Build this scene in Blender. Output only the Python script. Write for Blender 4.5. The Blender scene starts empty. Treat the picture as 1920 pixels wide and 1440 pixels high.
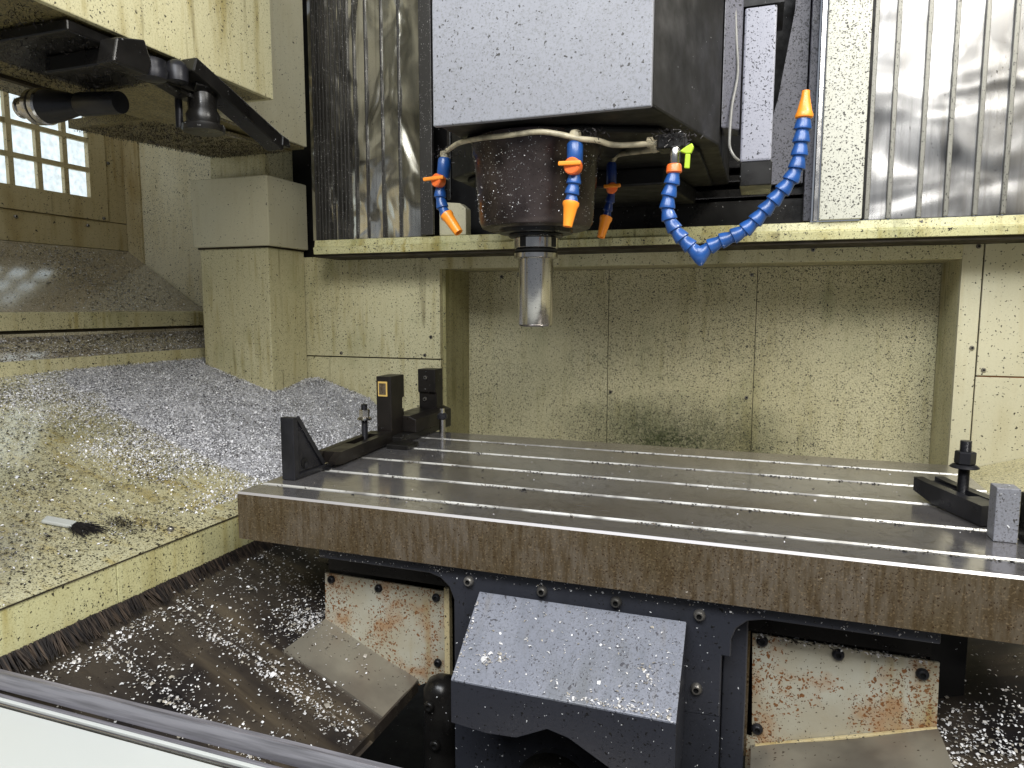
import bpy, math, random
import numpy as np
from mathutils import Vector, Matrix

random.seed(7); RNG = np.random.default_rng(11)
sc = bpy.context.scene

# ------------------------------------------------------------------ camera
EYE = Vector((0.0, 0.0, 1.30))
cam_d = bpy.data.cameras.new('camera'); cam_d.sensor_width = 36.0
cam_d.lens = 1310.0 / 1920.0 * 36.0
cam_d.clip_start = 0.02; cam_d.clip_end = 50
cam = bpy.data.objects.new('camera', cam_d); sc.collection.objects.link(cam)
def _cam_matrix(yaw, pitch, roll):
    a, p, r = map(math.radians, (yaw, pitch, roll))
    fw = Vector((-math.sin(a)*math.cos(p), math.cos(a)*math.cos(p), -math.sin(p)))
    rt = Vector((math.cos(a), math.sin(a), 0)); up = rt.cross(fw)
    r2 = rt*math.cos(r) + up*math.sin(r); u2 = up*math.cos(r) - rt*math.sin(r)
    m = Matrix((r2, u2, -fw)).transposed().to_4x4(); m.translation = EYE
    return m
cam.matrix_world = _cam_matrix(19.5, 6.2, 0.06)
sc.camera = cam

# ------------------------------------------------------------------ world, lamps, exposure
w = bpy.data.worlds.new('World'); sc.world = w; w.use_nodes = True
bg = w.node_tree.nodes['Background']
bg.inputs[0].default_value = (0.64, 0.70, 0.80, 1); bg.inputs[1].default_value = 0.36
def area(name, loc, target, sx, sy, power, col):
    d = bpy.data.lights.new(name, 'AREA'); d.shape = 'RECTANGLE'; d.size = sx; d.size_y = sy
    d.energy = power; d.color = col
    o = bpy.data.objects.new(name, d); sc.collection.objects.link(o)
    o.location = loc
    o.rotation_euler = (Vector(target) - Vector(loc)).to_track_quat('-Z', 'Y').to_euler()
    return o
area('workshop_ceiling_lamp', (-0.55, -0.75, 3.0), (-0.4, 1.3, 1.1), 1.7, 0.7, 62, (0.93, 0.96, 1.0))
area('machine_work_lamp', (0.85, 0.80, 2.55), (-0.9, 1.3, 1.1), 0.7, 0.14, 20, (1.0, 0.97, 0.90))
area('added_side_fill', (1.05, -1.1, 3.25), (-1.3, 1.3, 1.15), 2.2, 1.3, 92, (1.0, 0.98, 0.93))  # added fill through the doorway to brighten the left side, unseen source
sc.view_settings.view_transform = 'Standard'; sc.view_settings.look = 'None'
sc.view_settings.exposure = 0.0; sc.view_settings.gamma = 1.0

# ------------------------------------------------------------------ node helpers
class NT:
    def __init__(s, name):
        s.m = bpy.data.materials.new(name); s.m.use_nodes = True
        s.t = s.m.node_tree; s.t.nodes.clear()
        s.out = s.n('ShaderNodeOutputMaterial'); s.bsdf = s.n('ShaderNodeBsdfPrincipled')
        s.l(s.bsdf.outputs[0], s.out.inputs[0])
        s.pos = s.n('ShaderNodeNewGeometry').outputs['Position']
    def n(s, k): return s.t.nodes.new(k)
    def l(s, a, b): s.t.links.new(a, b)
    def put(s, v, sock):
        if hasattr(v, 'links'): s.l(v, sock)
        else: sock.default_value = v
    def math(s, op, a, b=0.0, c=None, clamp=False):
        x = s.n('ShaderNodeMath'); x.operation = op; x.use_clamp = clamp
        s.put(a, x.inputs[0]); s.put(b, x.inputs[1])
        if c is not None: s.put(c, x.inputs[2])
        return x.outputs[0]
    def vec(s, op, a, b):
        x = s.n('ShaderNodeVectorMath'); x.operation = op
        s.put(a, x.inputs[0]); s.put(b, x.inputs[1]); return x.outputs[0]
    def noise(s, scale, detail=3.0, vec=None, stretch=None, rough=0.5, col=False, dist=0.0):
        v = vec or s.pos
        if stretch: v = s.vec('MULTIPLY', v, stretch)
        x = s.n('ShaderNodeTexNoise'); s.l(v, x.inputs['Vector'])
        x.inputs['Scale'].default_value = scale; x.inputs['Detail'].default_value = detail
        x.inputs['Roughness'].default_value = rough; x.inputs['Distortion'].default_value = dist
        return x.outputs[1 if col else 0]
    def ramp(s, v, lo, hi, a=0.0, b=1.0):
        x = s.n('ShaderNodeMapRange'); x.clamp = True
        s.put(v, x.inputs[0]); s.put(lo, x.inputs[1]); s.put(hi, x.inputs[2]); s.put(a, x.inputs[3]); s.put(b, x.inputs[4])
        return x.outputs[0]
    def mix(s, f, a, b):
        x = s.n('ShaderNodeMix'); x.data_type = 'RGBA'
        s.put(f, x.inputs[0]); s.put(a, x.inputs[6]); s.put(b, x.inputs[7]); return x.outputs[2]
    def flecks(s, scale, cover, density, warp=1.1, stretch=(1, 1, 1), thr=0.42):
        """irregular flake-shaped spots: warped voronoi cells whose radius varies from cell to cell"""
        p = s.vec('MULTIPLY', s.pos, stretch)
        nz = s.noise(scale*0.9, 1.0, vec=p, col=True)
        off = s.vec('MULTIPLY', s.vec('SUBTRACT', nz, (0.5, 0.5, 0.5)), (warp/scale*1.6,)*3)
        q = s.vec('ADD', p, off)
        v = s.n('ShaderNodeTexVoronoi'); s.l(q, v.inputs['Vector']); v.inputs['Scale'].default_value = scale
        sep = s.n('ShaderNodeSeparateColor'); s.l(v.outputs['Color'], sep.inputs[0])
        on = s.math('GREATER_THAN', s.math('MULTIPLY', density, cover), sep.outputs[0])
        rad = s.math('MULTIPLY_ADD', sep.outputs[1], thr*0.6, thr*0.4)
        r = s.math('MULTIPLY', s.math('SUBTRACT', rad, v.outputs['Distance']), 14.0, clamp=True)
        return s.math('MULTIPLY', r, on)
    def bump(s, h, strength, dist=0.002):
        x = s.n('ShaderNodeBump'); x.inputs['Strength'].default_value = strength; x.inputs['Distance'].default_value = dist
        s.l(h, x.inputs['Height'])
        return x.outputs[0]
    def done(s, col=None, rough=0.5, metal=0.0, nrm=None, coat=0.0, coat_rough=0.12, spec=0.5):
        b = s.bsdf
        b.inputs['Coat IOR'].default_value = 3.0 if coat > 0.5 else 1.5
        if col is not None: s.put(col, b.inputs['Base Color'])
        s.put(rough, b.inputs['Roughness']); s.put(metal, b.inputs['Metallic'])
        b.inputs['Coat Weight'].default_value = coat; b.inputs['Coat Roughness'].default_value = coat_rough
        b.inputs['Specular IOR Level'].default_value = spec
        if nrm is not None: s.l(nrm, b.inputs['Normal'])
        return s.m
def C4(r, g, b): return (r, g, b, 1)

def paint(name, base, stain, dirt=1.0, fine=1.0, streak=0.6, rough=0.42, green=0.0, coat=0.0, fleck=(0.02, 0.017, 0.012), big=1.0, vert=(1, 1, 0.1), chips=0.0, blob=False):
    """oily painted sheet metal: vertical run marks, blotches and stuck dark swarf"""
    g = NT(name)
    blot = g.noise(3.1, 4.0)
    blot2 = g.noise(9.0, 4.0)
    c = g.mix(g.ramp(blot, 0.38, 0.68, 0, 0.75), C4(*base), C4(*[b*0.72+s*0.28 for b, s in zip(base, stain)]))
    run = g.noise(55, 3.0, stretch=vert)
    run2 = g.noise(16, 4.0, stretch=vert)
    rm = g.math('MULTIPLY', g.ramp(run, 0.50, 0.72, 0, streak), g.ramp(blot2, 0.40, 0.66, 0.15, 1.0))
    c = g.mix(rm, c, C4(*stain))
    c = g.mix(g.math('MULTIPLY', g.ramp(run2, 0.56, 0.76, 0, streak), g.ramp(blot, 0.42, 0.6)), c, C4(stain[0]*0.8, stain[1]*0.75, stain[2]*0.5))
    if streak > 0.5:
        dr = g.math('MULTIPLY', g.ramp(g.noise(48, 2.0, stretch=(vert[0], vert[1], vert[2]*0.5)), 0.60, 0.72, 0, 0.6), g.ramp(g.noise(7, 3.0), 0.44, 0.62))
        c = g.mix(dr, c, C4(0.13, 0.095, 0.03))
    if green:
        gm = g.math('MULTIPLY', g.ramp(g.noise(5.0, 5.0), 0.55, 0.72, 0, green), g.ramp(run2, 0.35, 0.6, 0.2, 1))
        c = g.mix(gm, c, C4(0.13, 0.17, 0.05))
    grime = g.ramp(g.noise(300, 3.0, rough=0.7), 0.48, 0.70, 0, 0.42*fine)
    c = g.mix(grime, c, C4(stain[0]*0.5, stain[1]*0.5, stain[2]*0.4))
    dens = g.ramp(g.noise(3.7, 3.0), 0.30, 0.68, 0.25, 1.25)
    if blob:      # algae green splash mark low on the recess wall
        d = g.vec('MULTIPLY', g.vec('SUBTRACT', g.pos, (-0.23, 2.13, 0.90)), (0.72, 0.5, 2.0))
        ln = g.n('ShaderNodeVectorMath'); ln.operation = 'LENGTH'; g.l(d, ln.inputs[0])
        bm = g.ramp(g.math('ADD', ln.outputs['Value'], g.math('MULTIPLY', g.noise(14, 4.0), 0.20)), 0.15, 0.42, 1, 0)
        c = g.mix(g.math('MULTIPLY', bm, g.ramp(g.noise(150, 3.0), 0.35, 0.6, 0.6, 1.0)), c, C4(0.055, 0.065, 0.025))
        dens = g.math('ADD', dens, g.math('MULTIPLY', bm, 1.2))
        zz = g.n('ShaderNodeSeparateXYZ'); g.l(g.pos, zz.inputs[0])
        dens = g.math('ADD', dens, g.ramp(g.math('ADD', zz.outputs[2], g.math('MULTIPLY', g.noise(12, 3.0), 0.08)), 1.38, 1.46, 0, 1.0))
    f1 = g.flecks(110, 0.30*dirt*big, dens, thr=0.32)
    f2 = g.flecks(190, 0.55*dirt, dens, thr=0.42)
    f3 = g.flecks(330, 0.75*dirt*fine, dens, thr=0.46)
    f = g.math('MAXIMUM', g.math('MAXIMUM', f1, g.math('MULTIPLY', f2, 0.92)), g.math('MULTIPLY', f3, 0.62))
    c = g.mix(f, c, C4(*fleck))
    if chips:
        c = g.mix(g.flecks(260, chips, dens, thr=0.34), c, C4(0.72, 0.73, 0.74))
    r = g.ramp(blot2, 0.3, 0.7, rough-0.08, rough+0.12)
    h = g.math('ADD', g.math('MULTIPLY', f, 0.8), g.math('MULTIPLY', g.noise(30, 3.0), 0.5))
    return g.done(c, r, 0.0, g.bump(h, 0.35, 0.0015), coat)

CREAM = (0.63, 0.59, 0.37); STAIN = (0.36, 0.29, 0.10)
M = {}
M['cream'] = paint('cream_paint', CREAM, STAIN, 0.8, 0.9, 0.85, green=0.35)
M['cream_clean'] = paint('cream_paint_lighter', (0.60, 0.57, 0.41), (0.42, 0.35, 0.17), 0.32, 0.35, 0.35)
M['cream_dirty'] = paint('cream_paint_speckled', (0.66, 0.61, 0.39), (0.34, 0.29, 0.11), 1.4, 1.6, 0.5, green=0.35, blob=True)
M['cream_yellow'] = paint('cream_paint_oily', (0.62, 0.60, 0.34), (0.36, 0.28, 0.06), 0.85, 0.9, 1.0, rough=0.36, green=0.6)
M['cream_wet'] = paint('cream_paint_wet', (0.60, 0.58, 0.39), (0.42, 0.31, 0.05), 1.7, 1.3, 0.9, rough=0.20, vert=(0.25, 1, 1), coat=1.0, green=0.4, big=1.5)
M['cream_silt'] = paint('cream_paint_under_swarf', (0.41, 0.36, 0.27), (0.24, 0.20, 0.13), 1.2, 1.4, 0.2, rough=0.22, chips=0.8, coat=1.0)
M['cream_brown'] = paint('cream_paint_tanned', (0.54, 0.46, 0.27), (0.33, 0.22, 0.06), 0.65, 0.5, 0.8)
M['cream_shaded'] = paint('cream_paint_shaded_streaked', (0.40, 0.365, 0.19), (0.22, 0.20, 0.07), 0.9, 1.0, 0.9, green=0.5)  # recess shade put into the base colour, along with real olive streaks
M['cream_white'] = paint('cream_paint_bright_speckled', (0.76, 0.70, 0.50), (0.52, 0.42, 0.17), 1.5, 0.4, 0.45, big=1.6)
M['strip_white'] = paint('pale_strip_paint_speckled', (0.56, 0.56, 0.49), (0.42, 0.40, 0.28), 1.4, 0.4, 0.25, big=1.6)
M['underside'] = paint('grimy_underside', (0.30, 0.25, 0.11), (0.07, 0.055, 0.025), 5.0, 3.5, 0.5, rough=0.35, big=2.0)
M['grey_cover'] = paint('grey_blue_paint', (0.235, 0.24, 0.268), (0.19, 0.193, 0.21), 0.22, 1.3, 0.1, rough=0.42, big=0.25)
M['grey_spot'] = paint('grey_blue_paint_speckled', (0.31, 0.315, 0.37), (0.2, 0.2, 0.25), 1.1, 0.6, 0.1, rough=0.45, big=2.2, fleck=(0.012, 0.012, 0.016))
M['dark_spot'] = paint('dark_grey_paint_speckled', (0.12, 0.12, 0.15), (0.06, 0.06, 0.07), 1.4, 1.0, 0.1, rough=0.45, big=2.2, fleck=(0.008, 0.008, 0.01))
M['chip_guard'] = paint('blue_grey_guard_paint', (0.19, 0.20, 0.24), (0.10, 0.11, 0.13), 1.0, 1.0, 0.6, rough=0.27, fleck=(0.05, 0.05, 0.06), vert=(1, 0.25, 0.25), chips=0.03)
M['saddle'] = paint('dark_slate_paint', (0.030, 0.032, 0.041), (0.016, 0.017, 0.022), 0.4, 0.5, 0.4, rough=0.33, fleck=(0.008, 0.008, 0.008), chips=0.06)
M['white_sill'] = paint('white_enamel', (0.50, 0.52, 0.50), (0.46, 0.48, 0.46), 0.0, 0.0, 0.0, rough=0.35)

def dark(name, c, rough, metal=0.0, spot=0.25, chips=0.02, stretch=(1, 1, 1), var=0.6, spec=0.3):
    g = NT(name)
    a = C4(*c); b = C4(*[x*(1-var) for x in c])
    col = g.mix(g.ramp(g.noise(12, 4.0, stretch=stretch), 0.35, 0.65), a, b)
    dens = g.ramp(g.noise(8, 3.0), 0.35, 0.65, 0.3, 1.3)
    col = g.mix(g.flecks(300, spot, dens, thr=0.34), col, C4(c[0]*0.25, c[1]*0.25, c[2]*0.25))
    ch = g.flecks(300, chips, dens, thr=0.30)
    col = g.mix(ch, col, C4(0.6, 0.6, 0.6))
    r = g.ramp(g.noise(25, 3.0), 0.3, 0.7, rough*0.75, rough*1.3)
    return g.done(col, r, metal, g.bump(g.noise(60, 4.0), 0.25, 0.001), spec=spec)
M['black'] = dark('black_oily_iron', (0.013, 0.012, 0.011), 0.30, chips=0.04)
M['black_matt'] = dark('black_matt_slide', (0.006, 0.0055, 0.0055), 0.5, chips=0.02)
M['head_side'] = dark('dark_brown_head_paint', (0.014, 0.013, 0.0115), 0.5, chips=0.015)
M['blued'] = dark('blued_steel', (0.03, 0.03, 0.035), 0.33, 0.3, chips=0.0)
M['fixture'] = dark('oxidised_fixture_steel', (0.018, 0.015, 0.013), 0.36, 0.2, chips=0.01)
M['nose'] = dark('dark_oily_spindle_steel', (0.10, 0.078, 0.075), 0.30, 0.75, spot=0.9, chips=0.35, var=0.75)
M['bolt'] = dark('bolt_steel', (0.38, 0.36, 0.33), 0.3, 0.8, chips=0.0)
M['socket'] = dark('bolt_socket_black', (0.01, 0.01, 0.01), 0.6, chips=0.0)
M['seam'] = dark('seam_grime', (0.045, 0.035, 0.02), 0.7, chips=0.0)
M['seam_rust'] = dark('seam_rust', (0.28, 0.14, 0.06), 0.7, chips=0.0)
M['bright_steel'] = dark('bright_ground_steel', (0.62, 0.60, 0.57), 0.20, 1.0, spot=0.1, chips=0, var=0.25)
M['shank'] = dark('turned_shank_steel', (0.52, 0.50, 0.47), 0.20, 1.0, spot=0.35, chips=0, stretch=(1, 1, 0.2), var=0.35)
M['grey_block'] = paint('grey_steel_block_skin', (0.19, 0.195, 0.22), (0.12, 0.12, 0.14), 0.5, 1.5, 0.1, rough=0.4, chips=0.1)

def bristle_mat():
    g = NT('bristle_fibre')
    c = g.mix(g.ramp(g.noise(180, 3.0, stretch=(0.1, 1, 0.1)), 0.45, 0.72), C4(0.008, 0.006, 0.006), C4(0.085, 0.06, 0.042))
    return g.done(c, 0.5)
M['bristle'] = bristle_mat()

def table_top():
    g = NT('table_ground_steel')
    n = g.noise(4.0, 4.0, stretch=(0.6, 1, 1))
    c = g.mix(g.ramp(n, 0.35, 0.68), C4(0.50, 0.49, 0.515), C4(0.35, 0.32, 0.295))
    sw = g.ramp(g.noise(11, 5.0, dist=2.2), 0.49, 0.515, 0, 1)
    sw2 = g.ramp(g.noise(11, 5.0, dist=2.2), 0.515, 0.54, 1, 0)
    c = g.mix(g.math('MULTIPLY', g.math('MULTIPLY', sw, sw2), 0.5), c, C4(0.16, 0.14, 0.12))
    dens = g.ramp(g.noise(9, 3.0), 0.45, 0.7, 0.1, 1.2)
    c = g.mix(g.flecks(260, 0.10, dens, thr=0.28), c, C4(0.06, 0.05, 0.04))
    scr = g.noise(260, 2.0, stretch=(0.06, 1, 1))
    r = g.math('ADD', g.ramp(n, 0.3, 0.7, 0.10, 0.20), g.math('MULTIPLY', g.ramp(scr, 0.5, 0.7), 0.08))
    return g.done(c, r, 0.85, g.bump(g.noise(18, 3.0), 0.10, 0.001))
M['table_top'] = table_top()
def table_side():
    g = NT('table_side_oil_rust')
    run = g.noise(130, 4.0, stretch=(1, 1, 0.16), rough=0.65)
    b = g.noise(5.0, 4.0)
    c = g.mix(g.ramp(b, 0.35, 0.65), C4(0.075, 0.054, 0.026), C4(0.115, 0.094, 0.070))
    c = g.mix(g.ramp(run, 0.42, 0.62, 0, 0.8), c, C4(0.056, 0.036, 0.015))
    dens = g.ramp(g.noise(6, 3.0), 0.35, 0.65, 0.3, 1.3)
    c = g.mix(g.flecks(300, 0.8, dens, thr=0.42), c, C4(0.035, 0.020, 0.009))
    c = g.mix(g.ramp(g.noise(330, 2.0), 0.55, 0.72, 0, 0.35), c, C4(0.30, 0.22, 0.13))
    c = g.mix(g.flecks(170, 0.035, dens, thr=0.22), c, C4(0.55, 0.5, 0.42))
    return g.done(c, g.ramp(b, 0.3, 0.7, 0.34, 0.5), 0.1, g.bump(g.noise(90, 3.0), 0.2, 0.001), spec=0.25)
M['table_side'] = table_side()
def edge_mat():
    g = NT('polished_edge_with_swarf')
    dens = g.ramp(g.noise(14, 3.0), 0.45, 0.62, 0.0, 1.6)
    f = g.math('MAXIMUM', g.flecks(260, 0.6, dens, thr=0.45), g.ramp(g.noise(16, 3.0, stretch=(1, 0.3, 0.3)), 0.5, 0.62, 0, 0.6))
    c = g.mix(f, C4(0.60, 0.59, 0.56), C4(0.06, 0.05, 0.04))
    return g.done(c, 0.42, 0.55)
M['slot'] = edge_mat()
M['edge'] = NT('polished_table_edge').done(C4(0.50, 0.48, 0.48), 0.38, 0.6)

def cover_steel(name, base, dirt, rough, blend=0.5, bscale=7.0, bdist=0.03, bst=(1.3, 1.3, 0.8)):
    g = NT(name)
    st = g.noise(120, 3.0, stretch=(1, 1, 0.03))
    refl_cloud = g.noise(8.0, 3.0, stretch=(1, 1, 0.55), dist=0.6)  # dark clouds in the colour imitate blotchy reflections in dented steel
    c = g.mix(g.ramp(refl_cloud, 0.40, 0.60, 0, blend), C4(*base), C4(*[x*0.34 for x in base]))
    c = g.mix(g.ramp(st, 0.5, 0.75, 0, 0.5), c, C4(base[0]*0.4, base[1]*0.38, base[2]*0.35))
    dens = g.ramp(g.noise(5, 3.0), 0.35, 0.65, 0.2, 1.3)
    c = g.mix(g.flecks(300, dirt, dens, thr=0.3, stretch=(1, 1, 0.5)), c, C4(0.05, 0.045, 0.04))
    h = g.noise(bscale, 1.5, stretch=bst, dist=0.5)
    return g.done(c, rough, 0.92, g.bump(h, 1.0, bdist))
M['way_l'] = cover_steel('way_cover_steel_oily', (0.66, 0.64, 0.57), 0.12, 0.18, 0.88, 6.0, 0.035, (1.3, 1.3, 1.0))
M['way_r'] = cover_steel('way_cover_steel_bright', (0.40, 0.395, 0.39), 0.14, 0.27, 1.0, 4.5, 0.016, (0.7, 0.7, 1.4))
def way_edge(name, a, b, cov):
    g = NT(name)
    dens = g.ramp(g.noise(9, 3.0), 0.35, 0.6, 0.3, 1.4)
    c = g.mix(g.flecks(330, cov, dens, thr=0.40, stretch=(1, 1, 0.6)), C4(*a), C4(*b))
    return g.done(c, 0.45, 0.4, g.bump(g.noise(300, 2.0), 0.5, 0.001))
M['way_edge_l'] = way_edge('way_cover_lip_oily', (0.045, 0.042, 0.038), (0.35, 0.34, 0.32), 0.35)
M['way_edge_r'] = way_edge('way_cover_lip_speckled', (0.20, 0.195, 0.17), (0.03, 0.03, 0.025), 0.75)

def rusty_plate():
    g = NT('rust_spotted_plate')
    up = g.n('ShaderNodeSeparateXYZ'); g.l(g.pos, up.inputs[0])
    base = g.mix(g.ramp(g.noise(10, 4.0), 0.35, 0.65), C4(0.44, 0.43, 0.355), C4(0.36, 0.32, 0.23))
    run = g.math('MULTIPLY', g.ramp(g.noise(30, 3.0, stretch=(1, 1, 0.05)), 0.55, 0.72, 0, 0.8), g.ramp(g.noise(12, 3.0), 0.4, 0.6))
    c = g.mix(run, base, C4(0.30, 0.20, 0.04))
    dens = g.ramp(g.noise(11, 3.0), 0.40, 0.60, 0.0, 1.5)
    halo = g.math('MULTIPLY', g.ramp(g.noise(24, 4.0), 0.46, 0.64, 0, 0.85), g.ramp(dens, 0.2, 1.0))
    c = g.mix(halo, c, C4(0.34, 0.20, 0.10))
    c = g.mix(g.flecks(170, 1.0, dens, thr=0.52), c, C4(0.20, 0.085, 0.028))
    c = g.mix(g.flecks(270, 0.8, dens, thr=0.42), c, C4(0.10, 0.045, 0.018))
    c = g.mix(g.flecks(300, 0.35, 1.0, thr=0.34), c, C4(0.05, 0.035, 0.02))
    return g.done(c, 0.42, 0.15, g.bump(g.noise(200, 2.0), 0.2, 0.001))
M['rusty'] = rusty_plate()
def tray_mat():
    g = NT('oily_tray_steel')
    n = g.noise(5.5, 4.0, dist=0.7)
    c = g.mix(g.ramp(n, 0.38, 0.62), C4(0.085, 0.070, 0.055), C4(0.022, 0.019, 0.020))
    c = g.mix(g.ramp(g.noise(9.0, 4.0, stretch=(0.35, 1.6, 0.35)), 0.50, 0.66, 0, 0.7), c, C4(0.17, 0.135, 0.09))
    c = g.mix(g.ramp(g.noise(60, 4.0, stretch=(0.1, 1, 0.1)), 0.5, 0.7, 0, 0.5), c, C4(0.03, 0.022, 0.018))
    dens = g.ramp(g.noise(7, 3.0), 0.35, 0.65, 0.2, 1.3)
    c = g.mix(g.flecks(200, 0.22, dens, thr=0.34), c, C4(0.02, 0.015, 0.012))
    c = g.mix(g.flecks(330, 0.10, dens, thr=0.30), c, C4(0.5, 0.48, 0.44))
    return g.done(c, g.ramp(n, 0.3, 0.7, 0.22, 0.40), 0.5, g.bump(g.noise(22, 3.0), 0.25, 0.002))
M['tray'] = tray_mat()
def tray_grey():
    g = NT('bare_tray_steel')
    n = g.noise(8, 4.0)
    c = g.mix(g.ramp(n, 0.38, 0.62), C4(0.25, 0.23, 0.185), C4(0.13, 0.115, 0.095))
    c = g.mix(g.flecks(170, 0.32, g.ramp(g.noise(9, 3.0), 0.4, 0.62, 0, 1.4), thr=0.38), c, C4(0.045, 0.03, 0.02))
    return g.done(c, 0.33, 0.45, g.bump(g.noise(22, 3.0), 0.2, 0.002))
M['tray_grey'] = tray_grey()
def sill_mat():
    g = NT('sill_rail_steel')
    c = g.mix(g.ramp(g.noise(160, 3.0, stretch=(0.05, 1, 1)), 0.4, 0.65), C4(0.30, 0.29, 0.32), C4(0.15, 0.145, 0.16))
    return g.done(c, 0.32, 0.5)
M['sill_rail'] = sill_mat()

def plastic(name, c, rough=0.32, grime=0.25):
    g = NT(name)
    col = g.mix(g.ramp(g.noise(45, 4.0), 0.45, 0.7, 0, grime), C4(*c), C4(*[x*0.35 for x in c]))
    return g.done(col, rough, 0.0, g.bump(g.noise(150, 2.0), 0.1, 0.0005), coat=0.2)
M['blue'] = plastic('blue_hose_plastic', (0.013, 0.075, 0.28), 0.34, 0.5)
M['blue_dark'] = plastic('blue_hose_plastic_oily', (0.008, 0.03, 0.16))
M['orange'] = plastic('orange_nozzle_plastic', (0.95, 0.30, 0.02), 0.4, 0.12)
M['orange_red'] = plastic('orange_valve_plastic', (0.90, 0.17, 0.03), 0.4, 0.3)
M['lime'] = plastic('lime_valve_plastic', (0.42, 0.62, 0.02), 0.45, 0.35)
M['beige_pipe'] = plastic('grimy_beige_pipe', (0.50, 0.44, 0.30), 0.5, 0.9)
M['cable'] = plastic('grey_cable_sheath', (0.22, 0.215, 0.20), 0.5, 0.5)
M['clump'] = dark('dark_swarf_clump', (0.035, 0.03, 0.03), 0.4, 0.3, chips=0.15)
M['gold'] = plastic('brass_label_rim', (0.62, 0.42, 0.12), 0.4, 0.3)

def glass_mat():
    g = NT('frosted_lit_pane')
    n = g.noise(60, 4.0); f = g.flecks(240, 0.20, g.ramp(g.noise(9, 3.0), 0.35, 0.6, 0.2, 1.3), thr=0.34)
    c = g.mix(g.ramp(n, 0.35, 0.65, 0, 0.6), C4(0.62, 0.72, 0.78), C4(0.34, 0.38, 0.38))
    c = g.mix(f, c, C4(0.10, 0.10, 0.07))
    g.l(c, g.bsdf.inputs['Emission Color']); g.bsdf.inputs['Emission Strength'].default_value = 1.55
    return g.done(C4(0.3, 0.33, 0.35), 0.35)
M['pane'] = glass_mat()
def chip_mat(name, metal=0.55, rough=0.32):
    g = NT(name)
    a = g.n('ShaderNodeAttribute'); a.attribute_name = 'shade'
    return g.done(a.outputs['Color'], rough, metal)
M['chips'] = chip_mat('silver_swarf', 0.1, 0.45); M['chips_white'] = chip_mat('pale_swarf', 0.2, 0.4)

# ------------------------------------------------------------------ mesh builder
class B:
    def __init__(s): s.v = []; s.f = []
    def add(s, vs, fs):
        o = len(s.v); s.v += [tuple(v) for v in vs]; s.f += [tuple(i+o for i in f) for f in fs]; return s
    def box(s, x0, x1, y0, y1, z0, z1):
        return s.add([(x0,y0,z0),(x1,y0,z0),(x1,y1,z0),(x0,y1,z0),(x0,y0,z1),(x1,y0,z1),(x1,y1,z1),(x0,y1,z1)],
                     [(0,3,2,1),(4,5,6,7),(0,1,5,4),(1,2,6,5),(2,3,7,6),(3,0,4,7)])
    def prism(s, pts, axis, a0, a1):
        """pts: 2-D outline; axis 'x': (y,z), 'y': (x,z), 'z': (x,y)"""
        def P(p, a):
            return {'x': (a, p[0], p[1]), 'y': (p[0], a, p[1]), 'z': (p[0], p[1], a)}[axis]
        ar = sum(pts[i][0]*pts[(i+1) % len(pts)][1]-pts[(i+1) % len(pts)][0]*pts[i][1] for i in range(len(pts)))
        if (ar < 0) != (axis == 'y'): pts = pts[::-1]
        n = len(pts)
        vs = [P(p, a0) for p in pts] + [P(p, a1) for p in pts]
        fs = [tuple(range(n))[::-1], tuple(range(n, 2*n))] + [(i, (i+1) % n, n+(i+1) % n, n+i) for i in range(n)]
        return s.add(vs, fs)
    def lathe(s, prof, o, d=(0, 0, 1), n=24, cap=True):
        """prof: (radius, distance along d)"""
        d = Vector(d).normalized(); o = Vector(o)
        u = d.orthogonal().normalized(); v = d.cross(u)
        vs = []
        for r, t in prof:
            for k in range(n):
                a = 2*math.pi*k/n
                vs.append(o + d*t + (u*math.cos(a) + v*math.sin(a))*r)
        fs = []
        for i in range(len(prof)-1):
            for k in range(n):
                k2 = (k+1) % n
                fs.append((i*n+k, i*n+k2, (i+1)*n+k2, (i+1)*n+k))
        if cap: fs += [tuple(range(n))[::-1], tuple((len(prof)-1)*n+k for k in range(n))]
        return s.add(vs, fs)
    def tube(s, path, r, n=10):
        pts = [Vector(p) for p in path]
        vs = []; up = None
        for i, p in enumerate(pts):
            t = (pts[min(i+1, len(pts)-1)] - pts[max(i-1, 0)]).normalized()
            if up is None: up = t.orthogonal().normalized()
            up = (up - t*up.dot(t)).normalized(); v = t.cross(up)
            for k in range(n):
                a = 2*math.pi*k/n; vs.append(p + (up*math.cos(a) + v*math.sin(a))*r)
        fs = [(i*n+k, i*n+(k+1) % n, (i+1)*n+(k+1) % n, (i+1)*n+k) for i in range(len(pts)-1) for k in range(n)]
        fs += [tuple(range(n))[::-1], tuple((len(pts)-1)*n+k for k in range(n))]
        return s.add(vs, fs)
    def bar(s, a, b, w, h, up=(0, 0, 1)):
        """rectangular bar from a to b, w across, h along up"""
        a = Vector(a); b = Vector(b); t = (b-a).normalized(); u = Vector(up); side = t.cross(u).normalized(); u = side.cross(t)
        vs = []
        for p in (a, b):
            for i, j in ((-1, -1), (1, -1), (1, 1), (-1, 1)): vs.append(p + side*(i*w/2) + u*(j*h/2))
        return s.add(vs, [(0,1,2,3),(7,6,5,4),(0,4,5,1),(1,5,6,2),(2,6,7,3),(3,7,4,0)])
    def grid(s, fn, us, vs_):
        nu, nv = len(us), len(vs_)
        return s.add([fn(u, v) for v in vs_ for u in us],
                     [(j*nu+i, j*nu+i+1, (j+1)*nu+i+1, (j+1)*nu+i) for j in range(nv-1) for i in range(nu-1)])

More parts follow.
